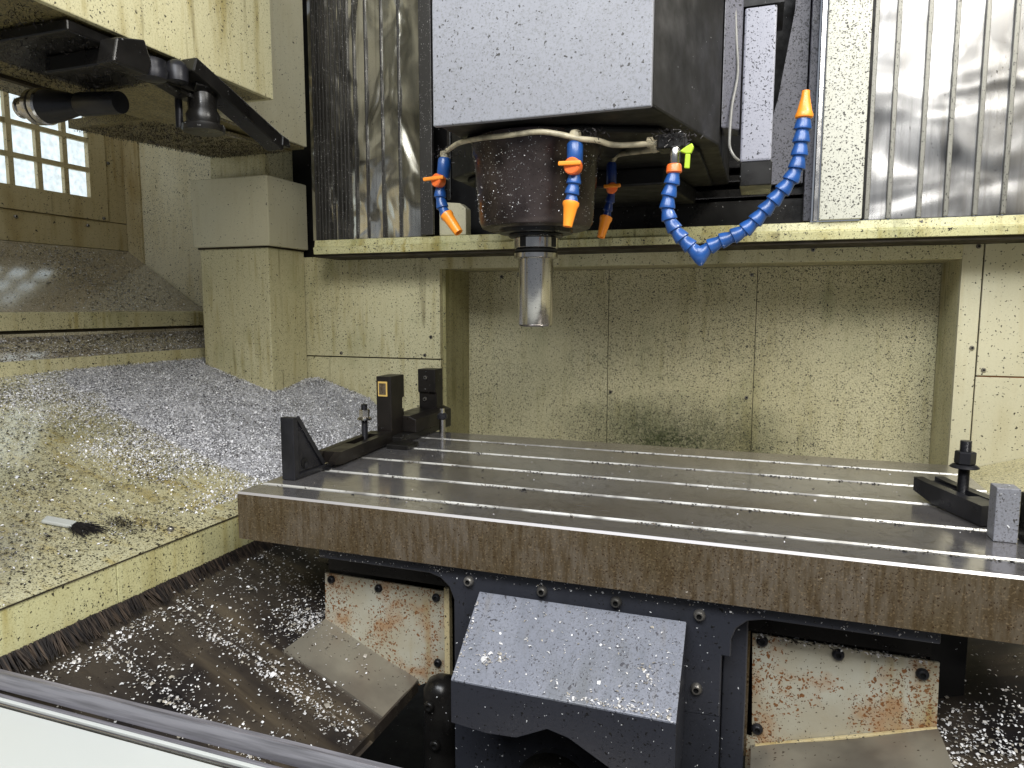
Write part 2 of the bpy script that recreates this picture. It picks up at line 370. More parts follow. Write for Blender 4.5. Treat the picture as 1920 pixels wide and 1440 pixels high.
def smooth_path(pts, k=6):
    P = [Vector(p) for p in pts]; out = []
    for i in range(len(P)-1):
        p0, p1, p2, p3 = P[max(i-1, 0)], P[i], P[i+1], P[min(i+2, len(P)-1)]
        for j in range(k):
            t = j/k
            out.append(0.5*((2*p1)+(p2-p0)*t+(2*p0-5*p1+4*p2-p3)*t*t+(-p0+3*p1-3*p2+p3)*t**3))
    out.append(P[-1]); return out

def link(o): sc.collection.objects.link(o); return o
def tag(o, label=None, cat=None, group=None, kind=None):
    for k, v in (('label', label), ('category', cat), ('group', group), ('kind', kind)):
        if v: o[k] = v
    return o
def thing(name, label, cat, loc, group=None):
    o = link(bpy.data.objects.new(name, None)); o.location = loc; o.empty_display_size = 0.05
    return tag(o, label, cat, group)
def wloc(o):
    v = Vector(o.location)
    while o.parent: o = o.parent; v += Vector(o.location)
    return v
def obj(name, b, mat, parent=None, smooth=False, bevel=0.0, loc=None, kind=None, label=None, mats=None, pick=None):
    """mesh object; geometry given in world space, stored relative to its own origin"""
    me = bpy.data.meshes.new(name)
    vs = np.array([tuple(v) for v in b.v], dtype=float)
    org = Vector(loc) if loc is not None else Vector((vs.min(0)+vs.max(0))/2)
    me.from_pydata([tuple(v) for v in vs - np.array(org)], [], b.f); me.update()
    for m in ([M[mat]] if mats is None else [M[k] for k in mats]): me.materials.append(m)
    if pick:
        for p in me.polygons: p.material_index = pick(p.normal, p.center + org)
    if smooth:
        me.polygons.foreach_set('use_smooth', [True]*len(me.polygons))
        try: me.set_sharp_from_angle(angle=math.radians(38))
        except Exception: pass
    o = link(bpy.data.objects.new(name, me))
    if parent: o.parent = parent; o.location = org - wloc(parent)
    else: o.location = org
    if bevel:
        m = o.modifiers.new('bevel', 'BEVEL'); m.width = bevel; m.segments = 2; m.limit_method = 'ANGLE'
        m.angle_limit = math.radians(40)
    tag(o, label, kind=kind)
    return o
_bolt = {}
def bolt(parent, p, d, r=0.006, h=0.004, mat='bolt', hexed=True):
    """button-head screw with a socket, one mesh shared between equal ones"""
    key = (round(r, 4), tuple(round(x, 2) for x in d), mat)
    if key not in _bolt:
        b = B().lathe([(r, 0), (r, h*0.35), (r*0.9, h*0.75), (r*0.68, h), (r*0.45, h), (r*0.42, h*0.45)], (0, 0, 0), d, 14)
        me = bpy.data.meshes.new('bolt'); me.from_pydata(b.v, [], b.f)
        me.materials.append(M[mat]); me.materials.append(M['socket'])
        n = 14; me.polygons[len(b.f)-1].material_index = 1
        for p_ in me.polygons[4*n:5*n]: p_.material_index = 1
        me.polygons.foreach_set('use_smooth', [True]*len(me.polygons)); me.set_sharp_from_angle(angle=math.radians(38))
        _bolt[key] = me
    o = link(bpy.data.objects.new('bolt', _bolt[key])); o.parent = parent; o.location = Vector(p) - wloc(parent); return o

# ------------------------------------------------------------------ THE SETTING
obj('floor', B().box(-2.6, 1.9, -1.2, 2.4, 0.30, 0.34), 'black_matt', kind='structure')

PX0, PX1 = -0.95, -1.70           # chip platform, low edge and high edge
def plat_z(x): return 0.898 + 0.316*(PX0 - x)

# --- back wall
bw = thing('back_wall', 'cream sheet metal back wall with a wide recess behind the table', 'wall', (-0.24, 1.93, 0.8))
Y0, Y1 = 1.93, 2.13
obj('panel', B().box(-1.46, -0.915, Y0, Y0+0.02, 1.146, 1.462), 'cream', bw, bevel=0.001)
obj('panel', B().box(-1.46, -0.915, Y0+0.002, Y0+0.022, 0.60, 1.142), 'cream', bw, bevel=0.001)
obj('panel', B().box(-0.9149, 0.4439, Y0+0.001, Y0+0.02, 1.417, 1.462), 'cream', bw, bevel=0.001, label='narrow cream strip above the recess')
obj('panel', B().box(0.444, 0.486, Y0+0.001, Y0+0.02, 0.60, 1.462), 'cream_clean', bw, bevel=0.001)
obj('panel', B().box(0.489, 1.70, Y0, Y0+0.02, 1.142, 1.462), 'cream_clean', bw, bevel=0.001)
obj('panel', B().box(0.489, 1.70, Y0+0.002, Y0+0.022, 0.60, 1.138), 'cream_clean', bw, bevel=0.001)
obj('seam', B().box(-1.46, -0.93, Y0+0.006, Y0+0.03, 1.138, 1.15), 'seam', bw)
obj('seam', B().box(0.484, 0.492, Y0+0.006, Y0+0.03, 0.60, 1.462), 'seam', bw)
obj('seam', B().box(0.492, 1.70, Y0+0.0045, Y0+0.03, 1.136, 1.144), 'seam_rust', bw)
obj('recess_side', B().box(-0.925, -0.905, Y0+0.0205, Y1, 0.60, 1.44), 'cream_shaded', bw)
obj('recess_side', B().box(0.4445, 0.465, Y0+0.0205, Y1, 0.60, 1.44), 'cream', bw)
obj('recess_top', B().box(-0.905, 0.444, Y0+0.0205, Y1, 1.4175, 1.44), 'cream_dirty', bw)
for x0, x1 in ((-0.905, -0.441), (-0.439, -0.0135), (-0.0115, 0.444)):
    obj('recess_panel', B().box(x0, x1, Y1, Y1+0.004, 0.60, 1.4170), 'cream_dirty', bw)
obj('recess_seam_backing', B().box(-0.925, 0.465, Y1+0.0045, Y1+0.02, 0.58, 1.4395), 'seam', bw)
for x, z in ((-0.948, 1.450), (-0.946, 1.212), (-0.967, 1.156), (-1.265, 1.156), (0.118, 1.446), (0.475, 1.445), (0.476, 1.207), (0.503, 1.155)):
    bolt(bw, (x, Y0+0.001, z), (0, -1, 0), 0.0055, 0.005)
for x, z in ((-0.028, 1.395), (-0.03, 1.042), (-0.43, 1.042), (-0.79, 1.40)):
    bolt(bw, (x, Y1, z), (0, -1, 0), 0.0055, 0.005)
obj('back_panel', B().box(-2.2, -1.46, 1.965, 1.985, 1.0, 2.4), 'cream_white', bw, label='bright speckled cream panel behind the column')
obj('corner_strip', B().box(-2.168, -2.10, 1.957, 1.9649, 1.45, 2.4), 'cream_brown', bw)
obj('upper_panel', B().box(-1.46, -1.25, 1.94, 1.96, 1.4630, 2.5), 'black_matt', bw)
# ledge above the recess
lg = thing('wall_ledge', 'long cream ledge running under the steel way covers', 'ledge', (-0.3, 1.88, 1.48))
obj('shelf', B().prism([(1.79, 1.458), (1.787, 1.477), (1.794, 1.481), (1.797, 1.4995), (2.02, 1.4995), (2.02, 1.458)], 'x', -1.26, 1.70), 'cream_yellow', lg, bevel=0.001)
obj('underside', B().box(-1.26, 1.70, 1.80, 1.929, 1.450, 1.4575), 'seam', lg)  # dark strip standing in for the shade under the ledge

# --- left wall with its window
lw = thing('left_wall', 'tan left side wall with a grid of small frosted window panes', 'wall', (-2.17, 1.4, 1.5))
X = -2.17
ys = [1.815 - 0.0905*k for k in range(9)]          # right edge of each pane column
zs = [1.674, 1.772, 1.870]
obj('kick_panel', B().box(X-0.02, X, 0.9, 1.972, 1.503, 1.598), 'cream_brown', lw, bevel=0.002)
obj('bottom_rail', B().box(X-0.012, X+0.006, 0.98, 1.88, 1.6, 1.673), 'cream_brown', lw, bevel=0.001)
obj('side_rail', B().box(X-0.012, X+0.0055, 1.816, 1.882, 1.673, 2.35), 'cream_brown', lw, bevel=0.001)
obj('side_panel', B().box(X-0.02, X+0.001, 1.886, 1.964, 1.60, 2.35), 'cream_brown', lw, bevel=0.001)
obj('top_rail', B().box(X-0.012, X+0.006, 0.98, 1.816, 1.956, 2.35), 'cream_brown', lw)
for k, yr in enumerate(ys):
    obj('mullion', B().box(X-0.010, X+0.003, yr-0.0905, yr-0.0735, 1.673, 1.956), 'cream_brown', lw, bevel=0.001)
for z in (1.756, 1.854):
    obj('transom', B().box(X-0.010, X+0.0045, ys[-1]-0.08, 1.816, z, z+0.016), 'cream_brown', lw, bevel=0.001)
pane0 = None
for yr in ys:
    for z in zs:
        if pane0 is None:
            pane0 = obj('pane', B().box(X-0.016, X-0.011, yr-0.0735, yr, z, z+0.083), 'pane', lw); base = Vector(pane0.location); o0 = (yr, z)
        else:
            c = pane0.copy(); link(c); c.parent = lw; c.location = base + Vector((0, yr-o0[0], z-o0[1]))
obj('outer_panel', B().box(X-0.05, X-0.03, 0.3, 2.0, 1.0, 2.4), 'cream_brown', lw)
for y, z in ((1.555, 1.578), (1.80, 1.578), (1.86, 1.608), (1.89, 1.80), (1.30, 1.578)):
    bolt(lw, (X+0.0005 if z < 1.6 else X+0.006, y, z), (1, 0, 0), 0.006, 0.005)

# --- sloping splash sheets under the window
ls = thing('splash_ledge', 'wet sloping ledge with two steps below the window wall', 'ledge', (-1.9, 1.4, 1.2))
obj('sloped_sheet', B().prism([(X+0.001, 1.502), (-1.835, 1.289), (-1.835, 1.27), (X+0.001, 1.48)], 'y', 0.62, 1.958), 'cream_silt', ls)
obj('upper_step', B().prism([(-1.83, 1.288), (-1.826, 1.284), (-1.826, 1.240), (-1.84, 1.240), (-1.84, 1.288)], 'y', 0.62, 1.95), 'cream', ls, bevel=0.0015)
obj('groove', B().box(-1.86, -1.838, 0.62, 1.95, 1.20, 1.2395), 'seam', ls)
obj('lower_sheet', B().prism([(-1.838, 1.231), (-1.832, 1.231), (-1.832, 1.223), (-1.705, 1.168), (-1.705, 1.16), (-1.838, 1.215)], 'y', 0.62, 1.95), 'cream_silt', ls)
obj('lower_step', B().box(-1.712, -1.70, 0.62, 1.45, 1.10, 1.170), 'cream', ls, bevel=0.001)
obj('lower_step', B().box(-1.712, -1.70, 1.452, 1.95, 1.10, 1.170), 'cream', ls, bevel=0.001)

# --- sloping chip platforms
def heap(x, y):
    h = 0.045*math.exp(-((1.93-y)/0.10)**2)*max(0, min(1, (x+1.45)/0.1))*max(0, min(1, (-1.08-x)/0.08))
    h += 0.012*math.exp(-((y-1.55)/0.22)**2)*math.exp(-((x+1.25)/0.2)**2)
    return h
pf = thing('chip_platform', 'sloping cream floor sheet carrying the heap of silver chips', 'floor sheet', (-1.3, 1.2, 0.9))
obj('sloped_sheet', B().prism([(PX0-0.002, plat_z(PX0)), (PX1, plat_z(PX1)), (PX1, plat_z(PX1)-0.02), (PX0-0.002, plat_z(PX0)-0.02)], 'y', 0.606, 1.93), 'cream_wet', pf)
obj('edge_lip', B().box(PX0-0.014, PX0, 0.606, 0.80, 0.829, 0.8972), 'cream_yellow', pf, bevel=0.001)
obj('edge_lip', B().box(PX0-0.014, PX0+0.001, 0.801, 0.875, 0.829, 0.8972), 'cream_yellow', pf, bevel=0.001)
obj('edge_lip', B().box(PX0-0.014, PX0, 0.876, 1.93, 0.829, 0.8972), 'cream_yellow', pf, bevel=0.001)
obj('lip_seam', B().box(PX0-0.0005, PX0+0.0022, 0.606, 1.93, 0.8955, 0.8978), 'seam', pf)
obj('top_strip', B().prism([(PX0-0.0445, plat_z(PX0-0.0445)+0.0008), (PX0+0.002, plat_z(PX0)+0.0008), (PX0+0.002, plat_z(PX0)-0.003), (PX0-0.0445, plat_z(PX0-0.0445)-0.003)], 'y', 0.606, 1.93), 'cream_wet', pf)
bolt(pf, (-0.975, 0.935, 0.907), (0.3, 0, 1), 0.006, 0.006)
bolt(pf, (-0.975, 1.35, 0.907), (0.3, 0, 1), 0.006, 0.006)
# bristles of the sweeping strip under the lip
bs = B(); rr = random.Random(4)
for i in range(1500):
    y = 0.61 + i/1500*1.25; cl_ = 0.5+0.5*math.sin(y*61)*math.sin(y*23+1)
    x0 = -0.948 + rr.uniform(-.003, .003); L = rr.uniform(0.012, 0.026)*(1.0 if y < 0.95 else 0.75)
    x1 = x0 + L; z1 = 0.815 - 0.434*(x1+0.957) + rr.uniform(0.001, 0.008); dy = 0.012*math.sin(y*90)*cl_ + rr.uniform(-.005, .005)
    wd = rr.uniform(0.0006, 0.0016)
    bs.add([(x0, y-wd, 0.832), (x0, y+wd, 0.832), (x1, y+dy+wd*0.4, z1), (x1, y+dy-wd*0.4, z1)], [(0, 1, 2, 3)])
obj('bristle_strip', bs, 'bristle', pf, kind='stuff')
obj('bristle_backing', B().box(-0.962, -0.952, 0.61, 1.9, 0.79, 0.8288), 'black_matt', pf)

def mx(x): return -0.48 - x
pr = thing('chip_platform', 'sloping cream floor sheet on the right, behind the end of the table', 'floor sheet', (0.8, 1.2, 0.9))
obj('sloped_sheet', B().prism([(mx(PX0), plat_z(PX0)+0.012), (mx(PX1), plat_z(PX1)+0.012), (mx(PX1), plat_z(PX1)-0.02), (mx(PX0), plat_z(PX0)-0.02)], 'y', 0.606, 1.93), 'cream_dirty', pr)
obj('edge_lip', B().box(mx(PX0), mx(PX0)+0.014, 0.606, 1.93, 0.829, 0.877), 'cream_yellow', pr)
rw = thing('right_wall', 'cream right side wall of the machine enclosure', 'wall', (1.55, 1.0, 1.6))
obj('panel', B().box(1.53, 1.55, 0.5, 1.93, 0.9, 2.5), 'cream_clean', rw)
obj('lower_panel', B().prism([(1.22, 1.14), (1.53, 1.45), (1.53, 1.43), (1.24, 1.13)], 'y', 0.6, 1.93), 'cream_clean', rw)

fe = thing('front_enclosure', 'cream front panels either side of the open machine doorway', 'wall', (-1.5, 0.59, 0.8))
obj('panel', B().box(-1.12, -0.965, 0.575, 0.60, 0.75, 2.6), 'cream_brown', fe)
obj('panel', B().box(0.80, 1.55, 0.575, 0.60, 0.75, 2.6), 'cream_brown', fe)

# ------------------------------------------------------------------ square telescopic column
cl = thing('square_column', 'square cream column of nested sleeves standing in the chips', 'column', (-1.52, 1.83, 1.0))
obj('lower_sleeve', B().prism([(-1.647, 0.95), (-1.647, 1.50), (-1.392, 1.50), (-1.392, 0.95)], 'y', 1.75, 1.925), 'cream', cl, bevel=0.003)
obj('upper_sleeve', B().box(-1.662, -1.377, 1.738, 1.928, 1.484, 1.688), 'cream_clean', cl, bevel=0.003)
obj('neck', B().box(-1.608, -1.405, 1.765, 1.90, 1.688, 1.80), 'cream', cl, bevel=0.003)
obj('seam', B().box(-1.651, -1.3885, 1.746, 1.9255, 1.4785, 1.4838), 'seam', cl)

# ------------------------------------------------------------------ tool changer housing
ZB = 1.76
th = thing('tool_changer_housing', 'big overhanging cream box of the tool changer with a filthy black underside', 'machine housing', (-1.3, 1.2, ZB))
obj('side_cover', B().box(-1.052, -1.04, 0.62, 1.345, ZB, 2.5), 'cream', th, bevel=0.002)
obj('end_cover', B().box(-1.30, -1.0525, 1.335, 1.345, ZB+0.001, 2.5), 'cream', th)
obj('rear_cover', B().box(-1.32, -1.255, 1.346, 1.765, ZB+0.002, 2.5), 'cream_clean', th, bevel=0.002)
obj('top_block', B().box(-1.60, -1.325, 0.45, 1.765, ZB+0.05, 2.5), 'cream', th)
obj('underside_panel', B().box(-1.31, -1.053, 0.45, 1.334, ZB+0.001, ZB+0.012), 'underside', th)
obj('underside_panel', B().box(-1.43, -1.314, 0.45, 1.30, ZB-0.002, ZB+0.012), 'underside', th)
obj('underside_panel', B().box(-1.56, -1.434, 0.45, 1.30, ZB+0.004, ZB+0.020), 'underside', th)
obj('underside_panel', B().box(-1.60, -1.262, 1.347, 1.76, ZB-0.004, ZB+0.0015), 'underside', th)
obj('drip_pan', B().prism([(1.26, 1.742), (1.755, 1.757), (1.755, 1.751), (1.26, 1.722)], 'x', -1.56, -1.30), 'underside', th)
obj('rib', B().box(-1.44, -1.425, 0.45, 1.30, ZB-0.010, ZB-0.0025), 'seam', th)
hb = B()
rr = random.Random(9)
for i in range(8000):      # curly swarf hanging from the underside
    if i % 3: x = rr.uniform(-1.56, -1.06); y = rr.uniform(0.5, 1.3); z0 = ZB - 0.004
    else: x = rr.uniform(-1.56, -1.30); y = rr.uniform(1.27, 1.74); z0 = 1.722 + (y-1.26)*0.058
    if i % 3 and x > -1.30 and 0.86 < y < 1.2: z0 = 1.7065 if (x > -1.20 and 0.93 < y < 1.03) else 1.7365
    L = rr.uniform(0.003, 0.011) * (1.6 if rr.random() < .06 else 1); a = rr.uniform(0, 6.28); dx, dy = math.cos(a)*L, math.sin(a)*L
    wd = rr.uniform(0.0008, 0.002); dz = rr.uniform(0.001, 0.007)
    hb.add([(x, y, z0), (x+dx*0.5, y+dy*0.5, z0-dz), (x+dx, y+dy, z0-dz*0.4), (x+dx*0.5-dy/L*wd, y+dy*0.5+dx/L*wd, z0-dz-wd)], [(0, 1, 3), (1, 2, 3)])
obj('hanging_swarf', hb, 'clump', th, kind='stuff')

# tool changer arm hanging under the housing
ta = thing('gripper_mechanism', 'black oily tool changing gripper with jaws and rollers under the cream box', 'gripper', (-1.03, 1.12, 1.7))
obj('jaw', B().prism([(0.905, 1.700), (0.915, 1.742), (0.972, 1.757), (0.985, 1.722), (0.975, 1.700)], 'x', -1.05, -1.012), 'black', ta, bevel=0.003)
obj('roller', B().lathe([(0.012, 0), (0.024, 0.002), (0.026, 0.016), (0.022, 0.024), (0.024, 0.034), (0.012, 0.036)], (-1.035, 1.005, 1.702), (0, 0, 1), 20), 'blued', ta, smooth=True)
obj('roller', B().lathe([(0.010, 0), (0.019, 0.002), (0.020, 0.026), (0.015, 0.036), (0.008, 0.040)], (-1.030, 1.058, 1.712), (0, 0, 1), 20), 'blued', ta, smooth=True)
obj('beam', B().bar((-1.028, 1.078, 1.750), (-1.028, 1.335, 1.660), 0.044, 0.030), 'black', ta, bevel=0.003)
obj('beam_tip', B().prism([(1.322, 1.654), (1.325, 1.676), (1.345, 1.672), (1.350, 1.655)], 'x', -1.042, -1.002), 'black', ta, bevel=0.002)
obj('bracket', B().prism([(1.01, 1.745), (1.11, 1.745), (1.14, 1.70), (1.10, 1.70), (1.02, 1.715)], 'x', -1.075, -1.045), 'black', ta, bevel=0.002)
obj('hub', B().lathe([(0.020, 0), (0.030, 0.004), (0.032, 0.02), (0.026, 0.03), (0.026, 0.07), (0.034, 0.08), (0.034, 0.092)], (-1.045, 1.135, 1.655), (0, 0, 1), 24), 'black', ta, smooth=True)
obj('bearing_cap', B().lathe([(0.038, 0), (0.040, 0.004), (0.040, 0.012), (0.03, 0.016)], (-1.045, 1.135, 1.643), (0, 0, 1), 24), 'black', ta, smooth=True)
obj('carriage_plate', B().prism([(-1.30, 0.86), (-1.054, 0.86), (-1.054, 1.20), (-1.12, 1.24), (-1.30, 1.10)], 'z', 1.738, 1.7565), 'black', ta, bevel=0.003)
obj('carriage_block', B().box(-1.20, -1.06, 0.93, 1.03, 1.708, 1.7378), 'black', ta, bevel=0.004)
obj('side_bar', B().bar((-1.066, 0.98, 1.726), (-1.052, 1.11, 1.728), 0.03, 0.035), 'black', ta, bevel=0.003)
obj('hub_arm', B().bar((-1.02, 1.115, 1.735), (-1.075, 1.15, 1.70), 0.035, 0.03), 'black', ta, bevel=0.003)
obj('rod', B().lathe([(0.007, 0), (0.007, 0.075)], (-1.085, 1.115, 1.65), (0, 0, 1), 12), 'blued', ta, smooth=True)
obj('swing_plate', B().prism([(-1.33, 1.10), (-1.10, 1.06), (-1.06, 1.20), (-1.18, 1.33), (-1.33, 1.30)], 'z', 1.722, 1.738), 'underside', ta, bevel=0.002)

# tool waiting in the arm
wt = thing('tool_holder', 'silver and black taper tool holder lying level in front of the window', 'tool holder', (-1.3, 1.03, 1.688))
ax = (1, 0.02, -0.045); o = Vector((-1.405, 1.03, 1.694))
obj('pull_stud', B().lathe([(0.004, 0), (0.016, 0.003), (0.020, 0.008), (0.020, 0.012), (0.017, 0.014)], o, ax, 24), 'bright_steel', wt, smooth=True)
obj('stud_collar', B().lathe([(0.017, 0.014), (0.0175, 0.018), (0.0195, 0.019), (0.0195, 0.042)], o, ax, 24), 'bright_steel', wt, smooth=True)
obj('flange', B().lathe([(0.024, 0.042), (0.034, 0.046), (0.034, 0.056), (0.029, 0.058), (0.029, 0.062), (0.0345, 0.064), (0.0345, 0.074), (0.030, 0.078)], o, ax, 28), 'bright_steel', wt, smooth=True)
obj('groove_ring', B().lathe([(0.0298, 0.0575), (0.0325, 0.0585), (0.0325, 0.0615), (0.0298, 0.0625)], o, ax, 28), 'socket', wt, smooth=True)
obj('taper', B().lathe([(0.032, 0.078), (0.030, 0.10), (0.021, 0.145), (0.019, 0.16), (0.022, 0.165), (0.020, 0.26)], o, ax, 28), 'blued', wt, smooth=True)

# ------------------------------------------------------------------ way covers
wl = thing('way_cover', 'dark oily steel telescopic way cover left of the spindle head', 'way cover', (-1.08, 1.8, 1.5), 'telescopic steel way covers')
xe = [-1.292, -1.272, -1.258, -1.247, -1.234, -1.221, -1.203, -1.186, -1.170, -1.156, -1.143, -1.119, -1.080, -1.028, -0.973, -0.905]
for i in range(len(xe)-1):
    y = 1.802 + 0.0022*(len(xe)-2-i)
    ny = 14 if xe[i+1]-xe[i] > 0.03 else 4
    obj('cover_plate', B().prism([(xe[i], y+0.004), (xe[i+1]-0.004, y), (xe[i+1]+0.004, y+0.012), (xe[i]-0.004, y+0.016)], 'z', 1.5015 if i > 2 else 1.503, 2.5), 'way_l', wl)
    obj('cover_lip', B().box(xe[i+1]-0.0045, xe[i+1]+0.0005, y-0.0045, y+0.0035, 1.502, 2.5), 'way_edge_l', wl, bevel=0.001)
obj('end_plate', B().box(-0.904, -0.866, 1.786, 1.80, 1.5025, 2.5), 'way_edge_l', wl, bevel=0.002)
rgt = thing('way_cover', 'bright wavy steel telescopic way cover right of the speckled cream strip', 'way cover', (0.6, 1.8, 1.5), 'telescopic steel way covers')
xr = [0.218, 0.262, 0.322, 0.374, 0.429, 0.481, 0.535, 0.59, 0.645, 0.70, 0.76, 0.82, 0.88, 0.94, 1.0, 1.06]
for i in range(len(xr)-1):
    y = 1.804 - 0.0015*i
    obj('cover_plate', B().prism([(xr[i]+0.006, y+0.0015), (xr[i+1], y+0.001), (xr[i+1], y+0.012), (xr[i]+0.006, y+0.014)], 'z', 1.5015, 2.5), 'way_r', rgt)
    obj('cover_lip', B().box(xr[i]-0.004, xr[i]+0.0055, y-0.006, y+0.0035, 1.502, 2.5), 'way_edge_r', rgt, bevel=0.0015)
cp = thing('cover_strip', 'upright cream strip dotted with black chips beside the bright way cover', 'panel', (0.16, 1.79, 1.5))
obj('face', B().box(0.118, 0.207, 1.783, 1.80, 1.5025, 2.5), 'strip_white', cp, bevel=0.002)
obj('edge_trim', B().box(0.106, 0.1155, 1.788, 1.81, 1.5025, 2.5), 'bright_steel', cp, bevel=0.001)
obj('gap_strip', B().box(0.2072, 0.2135, 1.80, 1.82, 1.5025, 2.5), 'socket', cp)

# ------------------------------------------------------------------ slide that carries the head
sl = thing('head_slide', 'black cross slide with rails seen behind the spindle head', 'machine slide', (-0.4, 1.9, 1.6))
obj('back_plate', B().box(-1.10, 0.106, 1.96, 1.99, 1.5005, 2.5), 'black_matt', sl)
obj('lower_beam', B().box(-0.72, 0.104, 1.862, 1.92, 1.5035, 1.566), 'black', sl, bevel=0.003)
obj('rail', B().box(-0.72, 0.104, 1.875, 1.93, 1.575, 1.597), 'black', sl, bevel=0.003)
obj('rail', B().box(-0.72, 0.02, 1.865, 1.94, 1.612, 1.630), 'black', sl, bevel=0.004)
obj('upper_rail', B().box(-0.72, -0.03, 1.875, 1.95, 1.648, 1.668), 'black_matt', sl, bevel=0.004)
obj('stiffener', B().box(0.086, 0.104, 1.835, 1.90, 1.507, 2.5), 'dark_spot', sl, bevel=0.002)
obj('side_plate', B().prism([(0.0, 1.60), (0.083, 1.60), (0.083, 2.45), (0.06, 2.45), (0.05, 2.0), (0.02, 1.80), (0.0, 1.72)], 'y', 1.852, 1.87), 'dark_spot', sl)
obj('guard_stub', B().prism([(-0.905+0.042, 1.503), (-0.782, 1.503), (-0.782, 1.575), (-0.80, 1.59), (-0.863, 1.596)], 'y', 1.822, 1.86), 'cream_clean', sl, bevel=0.002)
obj('pillar', B().box(-0.835, -0.822, 1.812, 1.821, 1.60, 2.4), 'black', sl, bevel=0.003)
# ------------------------------------------------------------------ spindle head
NX, NY = -0.396, 1.25
hd = thing('spindle_head', 'spindle head with a flat grey front cover and dark round nose', 'spindle head', (NX, NY, 1.6))
obj('front_cover', B().box(-0.525, -0.1655, 1.088, 1.0995, 1.6, 2.4), 'grey_cover', hd, bevel=0.002)
obj('body', B().prism([(-0.522, 1.10), (-0.166, 1.10), (-0.086, 1.40), (-0.086, 1.84), (-0.70, 1.84), (-0.70, 1.55), (-0.522, 1.40)], 'z', 1.603, 2.4), 'head_side', hd, bevel=0.004)
obj('under_plate', B().prism([(-0.50, 1.17), (-0.30, 1.16), (-0.17, 1.22), (-0.12, 1.40), (-0.12, 1.78), (-0.66, 1.78), (-0.66, 1.55), (-0.50, 1.40)], 'z', 1.592, 1.6028), 'black_matt', hd, bevel=0.004)
obj('lower_casting', B().prism([(-0.62, 1.50), (-0.20, 1.50), (-0.16, 1.80), (-0.70, 1.80)], 'z', 1.555, 1.5915), 'black_matt', hd, bevel=0.004)
obj('side_rib', B().prism([(-0.084, 1.42), (-0.052, 1.45), (-0.052, 1.5), (-0.084, 1.5)], 'z', 1.64, 2.4), 'dark_spot', hd, bevel=0.003)
obj('nose', B().lathe([(0.118, 0.155), (0.117, 0.13), (0.113, 0.125), (0.1035, 0.012), (0.099, 0.003), (0.092, 0.0)], (NX, NY, 1.443), (0, 0, 1), 72), 'nose', hd, smooth=True)
obj('nose_ring', B().lathe([(0.062, -0.0075), (0.067, -0.0065), (0.068, 0.0005)], (NX, NY, 1.4425), (0, 0, 1), 56), 'black', hd, smooth=True)
obj('spindle_face', B().lathe([(0.046, -0.006), (0.050, -0.004), (0.050, 0.0)], (NX, NY, 1.434), (0, 0, 1), 48), 'black', hd, smooth=True)
# tool in the spindle
tl = thing('boring_bar', 'bright steel cylindrical tool clamped in the spindle nose', 'cutting tool', (NX, NY, 1.35))
obj('flange', B().lathe([(0.036, 0), (0.0405, 0.002), (0.0405, 0.010), (0.036, 0.013), (0.036, 0.017), (0.0415, 0.020), (0.0415, 0.037), (0.038, 0.040)], (NX, NY, 1.390), (0, 0, 1), 48), 'shank', tl, smooth=True)
obj('groove_ring', B().lathe([(0.0362, 0.0125), (0.0385, 0.0135), (0.0385, 0.0165), (0.0362, 0.0175)], (NX, NY, 1.390), (0, 0, 1), 48), 'socket', tl, smooth=True)
for s in (-0.30, 1.2):
    a = -math.pi/2 + s
    obj('drive_slot', B().bar((NX+math.cos(a)*0.030, NY+math.sin(a)*0.030, 1.419), (NX+math.cos(a)*0.0422, NY+math.sin(a)*0.0422, 1.419), 0.012, 0.017), 'socket', tl)
obj('shank', B().lathe([(0.026, 0), (0.0295, 0.001), (0.0325, 0.005), (0.0325, 0.126)], (NX, NY, 1.2655), (0, 0, 1), 56), 'shank', tl, smooth=True)
obj('set_screw', B().lathe([(0.0045, 0), (0.0045, 0.0012)], (NX-0.0318, NY-0.0075, 1.362), (-0.97, -0.24, 0), 12), 'socket', tl, smooth=True)

# ------------------------------------------------------------------ cable box, cable
cb = thing('cable_box', 'tall narrow grey box covered in black chips right of the head', 'cover box', (-0.02, 1.5, 1.58))
obj('box_body', B().box(-0.049, 0.008, 1.45, 1.56, 1.580, 1.862), 'grey_spot', cb, bevel=0.004)
obj('end_block', B().box(-0.048, 0.010, 1.452, 1.57, 1.535, 1.5795), 'black', cb, bevel=0.002)
obj('hood', B().box(-0.085, 0.02, 1.455, 1.6, 1.866, 2.4), 'black_matt', cb)
cbl = obj('cable', B().tube(smooth_path([(-0.0665, 1.44, 1.86), (-0.062, 1.44, 1.80), (-0.058, 1.44, 1.74), (-0.066, 1.43, 1.68), (-0.068, 1.42, 1.62), (-0.066, 1.42, 1.60), (-0.058, 1.42, 1.585), (-0.050, 1.43, 1.579)]), 0.0026, 8), 'cable', smooth=True)
tag(cbl, 'thin pale cable curving down beside the narrow speckled box', 'cable')

